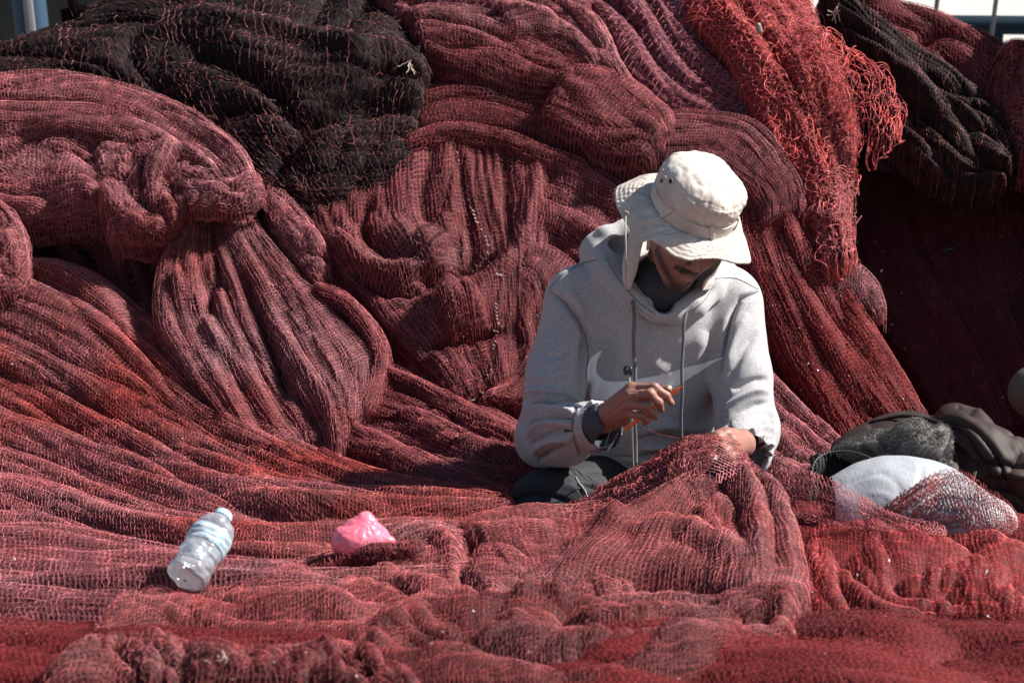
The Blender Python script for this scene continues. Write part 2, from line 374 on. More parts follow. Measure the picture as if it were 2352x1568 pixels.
def net(label, pal, rows, cell=0.013, ratio=1.3, zig=1.0, r=0.00065, jit=0.3, lift=0.0012, rl=0.0008, base=True, cat='fishing net', name='fishing_net',
        fuzz=0, fuzz_len=7, fuzz_step=0.006, curl=0.6, fuzz_h=0.008, second=False, sides=3, group=None, dens=None, gap_lines=None, **kw):
    cell = cell * 1.02; ratio = ratio if cell > 0.015 else 0.5 + ratio * 0.45; r = r * 0.92; fuzz = fuzz if pal in ('black', 'loose', 'plum') else int(fuzz * 0.35)
    seed = kw.get('seed', 1); rng = np.random.default_rng(seed * 17 + 3)
    G, N, Ls, Lt = net_surface(rows, **kw)
    nt, ns = G.shape[:2]
    Vs, groups, cells, tvs = [], [], [], []
    off = 0
    if base:
        Vs.append(G.reshape(-1, 3)); groups.append((grid_faces(nt, ns), 0, True)); off = nt * ns
        s = np.broadcast_to(np.linspace(0, Ls / (cell * 1.0), ns)[None, :], (nt, ns)); t = np.broadcast_to(np.linspace(0, Lt / (cell * 0.8), nt)[:, None], (nt, ns))
        cells.append(np.stack([s, t, 0 * s], -1).reshape(-1, 3) * 0.9); tvs.append(np.zeros(off))
    # true lengths with folds
    L2 = np.linalg.norm(np.diff(G, axis=0), axis=-1).sum(0).mean()
    def add(P, Nn, rr, under=False):
        nonlocal off
        V, F = tubes(P, Nn, rr, off, sides); Vs.append(V); groups.append((F, 1, True)); off += len(V); cells.append(np.zeros((len(V), 3)))
        tvs.append(np.repeat(rng.uniform(0, 1, P.shape[0]) * (0.3 if under else 1.0) - (0.22 if under else 0), P.shape[1] * sides))  # lower layer darkened in colour, as if shaded by the upper
    nl = max(4, int(L2 / cell)); nsg = max(6, int(Ls / (cell * ratio * 0.5)))
    fine = pal not in ('black', 'loose', 'plum', 'brown') and base
    if fine:      # fine square-meshed netting in two slack layers, the upper one standing a little off the lower
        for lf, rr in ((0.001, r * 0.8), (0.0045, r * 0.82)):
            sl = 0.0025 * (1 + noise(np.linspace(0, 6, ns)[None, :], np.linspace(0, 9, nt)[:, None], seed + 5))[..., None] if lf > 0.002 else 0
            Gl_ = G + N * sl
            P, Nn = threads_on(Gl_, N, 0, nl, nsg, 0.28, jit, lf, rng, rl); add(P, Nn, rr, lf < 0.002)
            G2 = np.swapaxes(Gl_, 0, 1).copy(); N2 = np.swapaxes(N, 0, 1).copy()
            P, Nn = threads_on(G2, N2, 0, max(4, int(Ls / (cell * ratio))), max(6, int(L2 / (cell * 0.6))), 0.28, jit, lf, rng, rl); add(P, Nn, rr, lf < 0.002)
    else:
        P, Nn = threads_on(G, N, 0, nl, nsg, zig, jit, lift, rng, rl); add(P, Nn, r)
    if second and not fine:
        G2 = np.swapaxes(G, 0, 1).copy(); N2 = np.swapaxes(N, 0, 1).copy()
        P, Nn = threads_on(G2, N2, 0, max(4, int(Ls / (cell * ratio))), max(6, int(L2 / (cell * 0.6))), 0.25, jit, lift, rng, rl); add(P, Nn, r)
    if fuzz:
        P, Nn = tangle(G, N, fuzz, fuzz_len, fuzz_step, curl, fuzz_h, rng); add(P, Nn, r * 0.95)
    mb, mt = netmats(pal)
    o = mesh_np(name, np.concatenate(Vs), groups, [mb, mt], attr={'cell': np.concatenate(cells), 'tv': np.concatenate(tvs)})
    tag(o, label, cat, group)
    return o, G, N
# ------------------------------------------------------------------ setting
def box(c, s, rz=0.0):
    x, y, z = [q / 2 for q in s]
    V = np.array([(a * x, b * y, d * z) for a in (-1, 1) for b in (-1, 1) for d in (-1, 1)])
    R = np.array([[math.cos(rz), -math.sin(rz), 0], [math.sin(rz), math.cos(rz), 0], [0, 0, 1]])
    V = V @ R.T + np.array(c)
    F = np.array([(0, 1, 3, 2), (4, 6, 7, 5), (0, 4, 5, 1), (2, 3, 7, 6), (0, 2, 6, 4), (1, 5, 7, 3)])
    return V, F
def join(parts):
    Vs, Fs, o = [], [], 0
    for V, F in parts: Vs.append(V); Fs.append(F + o); o += len(V)
    return np.concatenate(Vs), np.concatenate(Fs)
M_conc = mat('quay_concrete', (0.33, 0.31, 0.28), 0.9, 0.2, bump=(30, 0.4, 0.01), var=((0.24, 0.23, 0.21), 1.5, 0.25))
V = np.array([(-150, -20, 0), (150, -20, 0), (150, 300, 0), (-150, 300, 0)], float)
g = mesh_np('ground', V, [(np.array([[0, 1, 2, 3]]), 0, False)], [M_conc]); g['kind'] = 'structure'
# ------------------------------------------------------------------ the heap underneath: closed hump of net, from the ground in front over the ridge and down behind
def heap():
    xs = np.linspace(-2.3, 2.7, 320); q = np.linspace(0, 1, 190)
    X, Q = np.meshgrid(xs, q)
    yk = np.array([5.75, 6.1, 6.38, 6.66, 6.98, 7.25, 7.6, 8.2, 8.8]) + 0.1
    zk = np.array([0.0, 0.16, 0.45, 0.74, 1.0, 1.10, 1.0, 0.5, 0.0])
    qq = np.linspace(0, 1, 9)
    Yv = np.interp(Q, qq, yk); Zv = np.interp(Q, qq, zk)
    px = 1176 + X / 7.0 / K
    top = np.interp(px, [-300, 0, 200, 400, 1850, 2000, 2200, 2352, 2700], [0.70, 0.80, 0.93, 1.08, 1.10, 0.98, 0.88, 0.82, 0.7])
    D = X - 0.75 * (1 - Q * 2)
    f = np.sqrt(np.abs(noise(D * 7, Q * 3, 3)) + 1e-4) - 0.4 + 0.4 * (np.sqrt(np.abs(noise(D * 17, Q * 6, 8)) + 1e-4) - 0.4)
    Zv = Zv * top + 0.02 * noise(X * 11, Q * 16, 4)
    Yv = Yv - 0.10 * f * np.clip(Q * 6, 0, 1) + 0.05 * noise(X * 3 + 9, Q * 6, 5)
    rec = np.clip((X - 0.75) / 0.25, 0, 1) * np.clip((1.52 - X) / 0.10, 0, 1)
    Yv = Yv + 0.30 * rec * np.clip((1 - Q) * 3, 0, 1)
    wing = np.clip((X - 1.62) / 0.12, 0, 1)  # unseen swell right of view, raised and brought forward to cast shade
    Zv = Zv * (1 + 0.95 * wing); Yv = Yv - 0.35 * wing
    pit = np.exp(-((px - 200) / 170) ** 2 - ((Zv - 0.50) / 0.13) ** 2) * (Q < 0.6)
    Yv = Yv + 0.30 * pit
    Zv = np.maximum(Zv, 0.004)
    G = np.stack([X, Yv, Zv], -1)
    return G
def sheet(label, pal, G, nl, nsg, r, fuzz, seed, name='fishing_net', jit=0.5):
    nt, ns = G.shape[:2]; N = normals_grid(G)
    if (N * (CAM - G)).sum(-1)[:80].mean() < 0: N = -N
    rng = np.random.default_rng(seed)
    P, Nn = threads_on(G, N, 0, nl, nsg, 1.0, jit, 0.002, rng, 0.002)
    V2, F2 = tubes(P, Nn, r, nt * ns)
    P, Nn = tangle(G, N, fuzz, 7, 0.006, 0.6, 0.006, rng); V3, F3 = tubes(P, Nn, r, nt * ns + len(V2))
    Lt = np.linalg.norm(np.diff(G, axis=0), axis=-1).sum(0).mean()
    cellA = np.stack([G[..., 0] / 0.012, np.broadcast_to(np.linspace(0, Lt / 0.0095, nt)[:, None], (nt, ns)), 0 * G[..., 0]], -1).reshape(-1, 3)
    mb, mt = netmats(pal)
    o = mesh_np(name, np.concatenate([G.reshape(-1, 3), V2, V3]), [(grid_faces(nt, ns), 0, True), (F2, 1, True), (F3, 1, True)], [mb, mt],
            attr={'cell': np.concatenate([cellA, np.zeros((len(V2) + len(V3), 3))]), 'tv': np.concatenate([np.zeros(nt * ns), rng.uniform(0, 1, len(V2) // 3).repeat(3) * 0.4 + 0.3, rng.uniform(0, 1, len(V3) // 21).repeat(21)])})
    return tag(o, label, 'fishing net')
sheet('dark red net at the core of the heap, showing in the gaps between bundles', 'red', heap(), 230, 520, 0.0007, 600, 5)
def floor_net():
    xs = np.linspace(-1.9, 1.9, 300); ys = np.linspace(3.3, 6.05, 260)
    X, Yv = np.meshgrid(xs, ys)
    Xw = X + 0.15 * noise(X * 2, Yv * 5, 44)
    Z = 0.014 + 0.085 * (np.sqrt(np.abs(noise(Xw * 1.3 + 3, Yv * 6 + 0.9 * X, 2)) + 1e-4)) + 0.03 * np.sqrt(np.abs(noise(Xw * 2.4, Yv * 15 + 2 * X, 7)) + 1e-4) + 0.02 * noise(X * 3, Yv * 4, 9)
    Z *= np.interp(Yv + 0.25 * np.clip(X - 0.6, 0, 1), [4.15, 4.5], [1.0, 0.45])
    e = np.minimum(np.minimum(X + 1.9, 1.9 - X), np.minimum(Yv - 3.3, 6.05 - Yv + 0.3)); Z *= np.clip(e / 0.1, 0, 1) ** 0.5
    return np.stack([X, Yv, Z + 0.004], -1)
sheet('deep red net spread flat along the front edge, blurred and lowest of all', 'ground', floor_net(), 300, 700, 0.0006, 900, 6)

# A: black tangle over the top left
net('near-black coarse tangled net hanging over the middle of the heap in a ragged point', 'black',
    [[(300, -60, 0), (560, -70, -.02), (800, -60, -.02), (1030, -40, -.02)],
     [(310, 60, -.0), (560, 40, -.05), (800, 40, -.05), (1000, 90, -.03)],
     [(340, 190, -.02), (560, 190, -.07), (790, 190, -.08), (985, 210, -.04)],
     [(440, 320, -.0), (600, 330, -.05), (790, 340, -.08), (960, 330, -.04)],
     [(580, 440, 0), (700, 450, -.03), (790, 450, -.05), (935, 400, -.02)],
     [(660, 540, 0.02), (725, 540, 0), (800, 500, 0), (905, 435, 0.0)]],
    cell=0.021, ratio=1.0, jit=0.5, r=0.0010, rl=0.005, zig=0.5, second=True, fuzz=260, fuzz_len=12, fuzz_step=0.005, curl=0.6, fuzz_h=0.012, bulge=0.09, tuck=0.05,
    folds=[(0.10, 4, 0.8, 2.2), (0.03, 10, 1.6, 1.4), (0.008, 24, 5)], seed=11,
    strokes=[([(330, 150), (480, 175), (620, 240), (700, 330)], 18, -0.05), ([(520, 90), (680, 120), (840, 200)], 20, 0.04), ([(640, 420), (720, 330), (900, 250)], 22, -0.05)])
net('black coarse net rolled along the top left of the heap with pale stitches', 'black',
    [[(-80, 165), (60, 98), (180, 58), (330, 55), (480, 90), (650, 140)],
     [(-80, 180), (60, 125), (190, 95), (330, 80), (480, 130), (630, 210)],
     [(-80, 195), (60, 175), (190, 165), (330, 170), (470, 210), (600, 310)],
     [(-80, 235), (60, 220), (190, 215), (320, 240), (440, 300), (580, 400)]],
    cell=0.030, ratio=0.8, jit=0.4, r=0.0011, rl=0.003, fuzz=120, fuzz_h=0.012, bulge=0.07, off=-0.05, folds=[(0.06, 3, 1.6, 1.2, 'c'), (0.01, 12, 4)], second=True, seed=12)
net('dark net band crossing behind the top left roll under the blue pole', 'black',
    [[(170, 70), (290, 0), (450, -40), (700, -60)],
     [(150, 70), (300, 30), (480, 40), (720, 80)],
     [(250, 110), (380, 110), (520, 140), (740, 190)]],
    cell=0.022, jit=0.6, r=0.0010, fuzz=120, fuzz_h=0.012, bulge=0.06, off=0.02, folds=[(0.03, 4, 2, 1.2)], seed=13)

# B: dusty rose bundle with the knot
net('dusty rose net roll arching from the left edge over to the knot', 'rose',
    [[(-90, 200), (90, 190), (220, 200), (350, 235), (470, 290), (565, 365), (600, 450)],
     [(-90, 240), (90, 235), (220, 240), (340, 275), (450, 330), (545, 400), (580, 460)],
     [(-90, 300), (90, 300), (210, 300), (320, 325), (420, 375), (505, 425), (550, 475)],
     [(-90, 340), (90, 335), (200, 345), (300, 370), (380, 415), (455, 450), (520, 480)]],
    bulge=0.10, off=-0.10, folds=[(0.045, 4, 1.6, 1.2, 'c'), (0.012, 11, 4)], cell=0.0105, ratio=1.2, fuzz=250, fuzz_h=.004, seed=21)
net('rose net bunched in slack folds against the left edge below the arching roll', 'rose',
    [[(-90, 270), (60, 270), (170, 290), (250, 345)],
     [(-90, 360), (60, 350), (180, 370), (255, 420)],
     [(-90, 430), (60, 440), (180, 450), (260, 485)],
     [(-90, 480), (60, 495), (180, 495), (260, 505)],
     [(-90, 510), (60, 525), (170, 520), (250, 520)]],
    bulge=0.07, off=-0.08, folds=[(0.09, 3, 1.8, 1.8, 'c'), (0.015, 13, 5)], cell=0.010, ratio=1.3, fuzz=400, seed=22)
net('rose net loop folded over itself just left of the knot', 'rose',
    [[(200, 345), (320, 325), (420, 345), (500, 400)],
     [(210, 400), (300, 380), (400, 385), (520, 440)],
     [(220, 450), (300, 455), (380, 455), (470, 470)],
     [(235, 500), (300, 525), (370, 535), (450, 490)],
     [(260, 545), (310, 560), (370, 560), (440, 510)]],
    bulge=0.08, off=-0.13, folds=[(0.11, 3, 2.6, 1.8, 'c'), (0.015, 11, 6)], cell=0.0115, ratio=1.0, fuzz=120, seed=23)
_, Gf, Nf = net('rose net fanning down from the knot in long pleats', 'rose',
    [[(430, 440), (395, 540), (360, 620), (352, 690), (365, 770), (420, 860), (490, 950), (560, 1030)],
     [(455, 435), (435, 560), (425, 660), (445, 760), (490, 860), (550, 960), (620, 1050)],
     [(485, 433), (495, 560), (530, 670), (575, 780), (630, 880), (690, 970), (730, 1050)],
     [(515, 430), (560, 550), (625, 660), (690, 770), (745, 870), (775, 950), (785, 1040)],
     [(555, 430), (620, 540), (705, 640), (785, 730), (850, 800), (870, 870), (855, 960)]],
    bulge=0.02, off=-0.075, pw=4, tuck=.09, folds=[(0.085, 5, 0.5, 0.6), (0.045, 12, 0.8, 0.7), (0.014, 30, 1.4)], cell=0.0105, ratio=1.25, fuzz=250, seed=24, fuzz_h=.004,
    strokes=[([(400, 640), (440, 700), (520, 850)], 16, 0.03), ([(560, 640), (620, 800), (660, 930)], 14, -0.05), ([(480, 480), (500, 640), (470, 760)], 12, -0.04)])
net('tight twisted rose net knot gathered at the head of the fan', 'rose',
    [[(410, 415), (470, 430), (540, 420), (590, 390)], [(415, 450), (480, 465), (550, 458), (600, 420)], [(420, 485), (490, 495), (560, 488), (610, 450)]],
    bulge=0.04, off=-0.20, tuck=0.05, tz=.03, folds=[(0.04, 3, 3, 1, 'c')], cell=0.010, fuzz=60, seed=25, name='net_knot')
net('small rose net pouch sticking out right of the fan top', 'rose',
    [[(590, 420), (660, 460), (720, 520), (765, 600)], [(600, 470), (660, 520), (710, 580), (755, 650)], [(620, 530), (660, 590), (705, 650), (740, 690)]],
    bulge=0.06, off=-0.06, folds=[(0.05, 3, 2, 1.2, 'c')], cell=0.011, fuzz=60, seed=26)
net('red net strip bending along the right side of the fan', 'red',
    [[(700, 650), (800, 690), (880, 770), (900, 850), (870, 980)], [(710, 700), (790, 740), (840, 810), (850, 880), (800, 1000)]],
    bulge=0.06, off=-0.07, folds=[(0.02, 3, 2)], cell=0.012, fuzz=50, seed=27)
# C
net('small greyish rose net ball at the left edge', 'rose',
    [[(-60, 460), (10, 470), (50, 520), (66, 580), (55, 650), (-10, 685)], [(-60, 520), (-10, 520), (20, 560), (35, 600), (20, 640), (-40, 660)], [(-60, 600), (-40, 590), (-20, 600), (-10, 610), (-20, 630), (-50, 640)]],
    bulge=0.05, off=-0.13, tuck=.05, folds=[(0.06, 3, 3, 1, 'c')], cell=0.009, fuzz=200, seed=28)
# E: long sweep from the left edge
net('long gathered net sweeping from the left edge toward the man, with bright red patches', 'sweep',
    [[(20, 585), (200, 615), (340, 720), (490, 890), (650, 1020), (820, 1090), (980, 1130), (1185, 1170, .12)],
     [(-100, 630), (120, 710), (300, 845), (470, 995), (640, 1085), (820, 1150), (1000, 1180), (1185, 1195, .10)],
     [(-100, 770), (100, 855), (280, 985), (450, 1090), (640, 1160), (820, 1200), (1000, 1215), (1185, 1222, .08)],
     [(-100, 920), (90, 995), (260, 1090), (440, 1170), (640, 1220), (820, 1240), (1000, 1240), (1185, 1243, .06)],
     [(-100, 1070), (90, 1125), (250, 1180), (430, 1230), (640, 1260), (820, 1270), (1000, 1262), (1185, 1262, .05)],
     [(-100, 1210), (90, 1230), (250, 1260), (430, 1290), (640, 1310), (820, 1305), (1000, 1290), (1185, 1282, .05)]],
    bulge=0.03, off=-0.02, pw=6, tuck=.05, folds=[(0.085, 6, 0.6, 1.5), (0.05, 16, 0.9, 1.2), (0.014, 40, 1.6)], cell=0.0095, ratio=1.8, fuzz=900, fuzz_h=0.004, seed=31, res=0.0042)
net('flat rose net lying in low ripples around the plastic bottle', 'rose',
    [[(-100, 1200), (100, 1215), (320, 1250), (560, 1280), (800, 1290), (1050, 1270), (1400, 1260)],
     [(-100, 1290), (100, 1300), (320, 1320), (560, 1335), (800, 1330), (1050, 1310), (1400, 1290)],
     [(-100, 1360), (100, 1365), (320, 1375), (560, 1380), (800, 1370), (1050, 1350), (1400, 1330)],
     [(-100, 1450, .15), (100, 1455, .15), (320, 1450, .15), (560, 1430, .12), (800, 1420, .1), (1050, 1400, .1), (1400, 1380, .1)]],
    bulge=0.03, off=0.01, folds=[(0.06, 4, 1.3, 1.4), (0.02, 12, 2.4)], cell=0.0105, ratio=1.5, fuzz=600, fuzz_h=0.005, seed=32)
# F
net('darker pleated net running from under the fan toward the hoodie elbow', 'red',
    [[(790, 800), (900, 830), (1020, 900), (1150, 990), (1300, 1090, .1)],
     [(780, 920), (880, 920), (1000, 980), (1140, 1060), (1280, 1135, .12)],
     [(760, 990), (870, 1010), (990, 1060), (1110, 1120), (1250, 1165, .12)],
     [(640, 980), (800, 1060), (930, 1110), (1060, 1165), (1220, 1190, .12)]],
    bulge=0.06, off=-0.01, folds=[(0.07, 6, 0.7, 0.8), (0.035, 14, 1.2), (0.01, 34, 2)], cell=0.0105, ratio=1.6, fuzz=250, seed=33)
# G: the central drape
_, Gc, Nc = net('wide rose net drape hanging in curved swags left of the man, tied with white twine', 'red',
    [[(680, 490), (740, 580), (820, 680), (910, 790), (1000, 880), (1060, 955)],
     [(800, 440), (800, 560), (860, 660), (950, 770), (1030, 860), (1090, 950)],
     [(900, 390), (900, 520), (960, 640), (1010, 750), (1060, 840), (1110, 945)],
     [(1010, 330), (1020, 480), (1050, 600), (1080, 710), (1110, 820), (1140, 940)],
     [(1120, 320), (1130, 460), (1150, 570), (1165, 690), (1170, 800), (1170, 920)],
     [(1260, 330), (1280, 450), (1265, 560), (1245, 680), (1230, 800), (1210, 910)]],
    bulge=0.05, off=-0.05, folds=[(0.045, 5, 1.3, 1.6), (0.025, 14, 1.6, 1.2), (0.008, 34, 2)], cell=0.0125, ratio=1.05, jit=.25, fuzz=400, fuzz_h=0.005, seed=41, pw=6,
    strokes=[([(760, 560), (850, 650), (960, 650), (1040, 560)], 14, 0.051), ([(800, 620), (880, 690), (1000, 690), (1100, 590)], 12, -0.051),
             ([(900, 540), (960, 590), (1030, 520)], 22, 0.043), ([(850, 480), (840, 560), (900, 620)], 14, -0.051), ([(960, 670), (1060, 650), (1150, 600)], 14, -0.058),
             ([(1000, 720), (1060, 740), (1100, 720)], 50, 0.087), ([(980, 820), (1080, 800), (1150, 780)], 12, -0.051),
             ([(1160, 360), (1170, 500), (1190, 620)], 12, -0.025), ([(1240, 370), (1225, 480), (1180, 600), (1100, 680)], 18, 0.03), ([(1050, 370), (1070, 470), (1090, 600)], 9, -0.029)])
net('bright red net band slanting down from the fan top under the central drape', 'scarlet',
    [[(590, 400), (690, 480), (800, 600), (910, 720), (1020, 840), (1150, 955)],
     [(610, 480), (700, 560), (790, 660), (890, 780), (1000, 890), (1130, 980)],
     [(640, 580), (720, 660), (790, 730), (880, 830), (990, 940), (1120, 1020)]],
    bulge=0.05, off=0.02, folds=[(0.04, 4, 1.6, 1)], cell=0.0115, ratio=1.4, fuzz=300, seed=42)
net('red net roll curling under the drape beside the grey sleeve', 'red',
    [[(1185, 590), (1260, 570), (1340, 620), (1360, 720), (1310, 860), (1260, 980)],
     [(1175, 630), (1225, 635), (1270, 700), (1275, 790), (1225, 880), (1140, 955)],
     [(1165, 700), (1200, 720), (1185, 780), (1200, 840), (1150, 900), (1080, 955)]],
    bulge=0.05, off=-0.06, folds=[(0.06, 3, 1.4, 1)], cell=0.0125, fuzz=150, seed=43)
net('slack red net sloping from the folded roll to the hoodie hood', 'red',
    [[(1130, 325), (1260, 355), (1390, 400), (1540, 470)],
     [(1180, 400), (1280, 430), (1390, 480), (1500, 540)],
     [(1200, 480), (1280, 500), (1370, 560), (1470, 620)],
     [(1200, 590), (1270, 590), (1350, 640), (1430, 700)]],
    bulge=0.05, off=-0.04, folds=[(0.07, 4, 1.2, 1.4), (0.02, 12, 2.4)], cell=0.0115, ratio=1.4, fuzz=350, seed=44)
# H: folded roll upper centre
net('dark red net leaf folded over at the upper centre', 'red',
    [[(910, 40), (1010, 25), (1130, 40), (1240, 80), (1340, 130), (1400, 190)],
     [(930, 80), (1030, 80), (1130, 100), (1230, 140), (1310, 170), (1370, 205)],
     [(950, 120), (1040, 140), (1130, 165), (1220, 190), (1290, 205), (1340, 217)],
     [(965, 160), (1050, 198), (1130, 226), (1210, 240), (1270, 240), (1320, 226)]],
    bulge=0.09, off=-0.11, folds=[(0.05, 3, 1.8, 1.2, 'c'), (0.01, 12, 5)], cell=0.0145, ratio=1.0, fuzz=250, fuzz_h=0.008, jit=0.5, seed=51)
net('bright rose net hump capping the folded roll at the upper centre', 'rose',
    [[(1090, 10), (1220, 10), (1350, 30), (1400, 90), (1430, 160), (1480, 240)],
     [(1140, 70), (1240, 75), (1320, 95), (1375, 140), (1405, 200), (1440, 255)],
     [(1180, 130), (1250, 135), (1300, 155), (1330, 185), (1355, 225), (1390, 270)]],
    bulge=0.07, off=-0.12, folds=[(0.08, 3, 2.0, 1.4, 'c'), (0.015, 10, 5)], cell=0.0115, fuzz=250, seed=52)
net('red net roll end bulging out above the white hat', 'red',
    [[(1310, 175), (1420, 185), (1500, 235), (1548, 290), (1548, 350)],
     [(1280, 210), (1380, 235), (1450, 275), (1505, 315), (1530, 370)],
     [(1250, 250), (1350, 290), (1420, 330), (1480, 355), (1515, 392)],
     [(1220, 290), (1310, 345), (1385, 392), (1450, 408), (1500, 408)]],
    bulge=0.11, off=-0.12, folds=[(0.045, 3, 1.6, 1), (0.01, 9, 3)], cell=0.0135, ratio=1.05, jit=0.3, fuzz=120, seed=53)
net('shaded red net band tucked beneath the folded leaf', 'red',
    [[(930, 215), (1050, 205), (1160, 225), (1270, 235), (1360, 300)],
     [(935, 270), (1060, 265), (1160, 275), (1260, 300), (1340, 345)],
     [(940, 330), (1060, 325), (1160, 320), (1250, 345), (1330, 385)]],
    bulge=0.07, off=-0.06, folds=[(0.05, 3, 1.6, 1)], cell=0.012, fuzz=100, seed=54)
net('thin red net roll forming the upper hem of the central drape', 'red',
    [[(910, 325), (1040, 295), (1140, 308), (1240, 340), (1370, 390)], [(910, 372), (1040, 342), (1140, 352), (1230, 385), (1350, 420)]],
    bulge=0.05, off=-0.09, tuck=.06, folds=[(0.02, 2, 2)], cell=0.012, fuzz=60, seed=55)
net('wrinkled plum net along the top edge above the folded leaf', 'plum',
    [[(820, -60), (1000, -70), (1200, -60), (1400, -60)], [(850, 0), (1000, -5), (1200, -5), (1380, 10)], [(900, 70), (1010, 55), (1150, 60), (1330, 70)]],
    bulge=0.06, off=-0.10, folds=[(0.05, 3, 4, 1.4, 'c')], cell=0.018, jit=0.7, r=0.0010, fuzz=200, fuzz_h=0.012, seed=56)
# I: plum coarse net
net('plum coloured wide-mesh net with lilac threads stretched down toward the hat', 'plum',
    [[(1160, -60), (1290, -20), (1370, 90), (1430, 210), (1560, 300), (1760, 325)],
     [(1300, -70), (1400, -10), (1470, 90), (1540, 180), (1640, 250), (1790, 300)],
     [(1430, -70), (1500, 0), (1570, 90), (1640, 170), (1700, 230), (1790, 280)],
     [(1570, -60), (1610, 0), (1660, 80), (1710, 160), (1750, 220), (1800, 265)]],
    bulge=0.08, off=-0.05, folds=[(0.04, 3, 1.2, 0.8), (0.012, 10, 3)], cell=0.03, ratio=0.8, zig=1.0, r=0.0011, jit=0.35, fuzz=120, fuzz_h=0.007, seed=61)
# J: right of hat
net('dusky rose net roll with straight mesh lines just right of the hat', 'red',
    [[(1500, 285), (1600, 275), (1730, 300), (1815, 395), (1855, 480), (1850, 545)],
     [(1500, 340), (1590, 340), (1690, 360), (1765, 430), (1800, 490), (1800, 550)],
     [(1500, 410), (1580, 420), (1650, 440), (1715, 480), (1735, 520), (1735, 560)]],
    bulge=0.09, off=-0.10, folds=[(0.05, 3.5, 1.0, 0.8), (0.012, 12, 3)], cell=0.0115, ratio=1.0, fuzz=120, seed=62)
net('bright scarlet net strip slanting down behind the right shoulder', 'scarlet',
    [[(1680, 490), (1690, 600), (1745, 740), (1830, 900), (1920, 1060)],
     [(1740, 490), (1780, 620), (1840, 750), (1925, 900), (2010, 1040)],
     [(1800, 485), (1850, 620), (1915, 740), (2000, 870), (2090, 1010)],
     [(1850, 490), (1910, 610), (1985, 730), (2065, 850), (2150, 985)]],
    bulge=0.07, off=-0.07, pw=4, folds=[(0.06, 4, 0.8, 0.8), (0.035, 12, 1.0), (0.012, 30, 1.6)], cell=0.0115, ratio=1.5, fuzz=500, fuzz_h=0.006, seed=63)
net('faded rose net pleats beside the right sleeve down to the jacket', 'rose',
    [[(1700, 800), (1790, 900), (1870, 980), (1960, 1080), (2010, 1160)], [(1700, 920), (1780, 980), (1850, 1050), (1930, 1130), (1970, 1180)], [(1690, 1060), (1770, 1090), (1830, 1120), (1880, 1150), (1920, 1190)]],
    bulge=0.06, off=-0.05, folds=[(0.06, 3.5, .8), (0.015, 11, 2)], cell=0.0105, ratio=1.6, fuzz=100, seed=64)
# L, M, N: the right side
net('red net crowning the top right of the heap against the pale wall', 'red',
    [[(1930, -60), (2060, 5), (2190, 50), (2310, 112), (2450, 180)],
     [(1950, -10), (2080, 45), (2195, 100), (2300, 165), (2450, 250)],
     [(1980, 60), (2090, 120), (2200, 185), (2290, 250), (2450, 350)],
     [(2020, 150), (2110, 190), (2210, 230), (2300, 330), (2450, 460)]],
    bulge=0.05, off=-0.02, tuck=.06, folds=[(0.05, 3, 1.8, 1.2), (0.015, 11, 4)], cell=0.0135, ratio=1.0, fuzz=250, seed=71,
    strokes=[([(2100, 130), (2140, 110), (2190, 100)], 18, -0.06), ([(2130, 150), (2190, 150), (2280, 200)], 20, 0.03)])
net('red net fold standing up at the right edge below the railing', 'red',
    [[(2280, 140), (2340, 120), (2440, 120)], [(2270, 180), (2330, 160), (2440, 170)], [(2270, 260), (2330, 270), (2440, 300)], [(2280, 370), (2340, 400), (2440, 440)]],
    bulge=0.09, off=-0.10, folds=[(0.07, 3, 2, 1, 'c')], cell=0.0135, fuzz=120, seed=72)
net('dark brown net bundle slanting down at the upper right', 'brown',
    [[(1880, -60), (1990, 20), (2090, 100), (2210, 180), (2305, 280), (2345, 390)],
     [(1900, 40), (1990, 120), (2080, 185), (2180, 260), (2270, 330), (2330, 410)],
     [(1950, 160), (2030, 240), (2100, 290), (2180, 345), (2250, 390), (2320, 430)],
     [(1990, 290), (2060, 360), (2120, 410), (2190, 445), (2250, 450), (2310, 445)]],
    bulge=0.09, off=-0.10, folds=[(0.11, 3.5, 1.3, 1.8), (0.03, 9, 3)], cell=0.0165, ratio=0.9, jit=0.3, r=.0009, fuzz=150, fuzz_h=0.008, second=True, seed=73)
net('net hanging flat in shade at the right, shade also put into its dark maroon colour', 'maroon',
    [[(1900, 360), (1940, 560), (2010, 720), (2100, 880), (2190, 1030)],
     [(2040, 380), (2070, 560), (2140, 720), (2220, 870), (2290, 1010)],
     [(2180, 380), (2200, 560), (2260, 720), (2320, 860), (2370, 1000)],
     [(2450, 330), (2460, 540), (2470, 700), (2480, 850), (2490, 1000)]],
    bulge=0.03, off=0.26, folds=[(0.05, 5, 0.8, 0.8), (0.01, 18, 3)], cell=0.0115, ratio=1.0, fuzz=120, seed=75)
net('small pinkish net cuff poking out under the loose red threads', 'rose',
    [[(1890, 630), (1950, 610), (2010, 650), (2035, 730)], [(1900, 660), (1950, 650), (1990, 690), (2020, 740)], [(1915, 700), (1950, 700), (1980, 720), (2010, 745)]],
    bulge=0.05, off=-0.10, tuck=.05, tz=.03, cell=0.011, fuzz=40, seed=76)
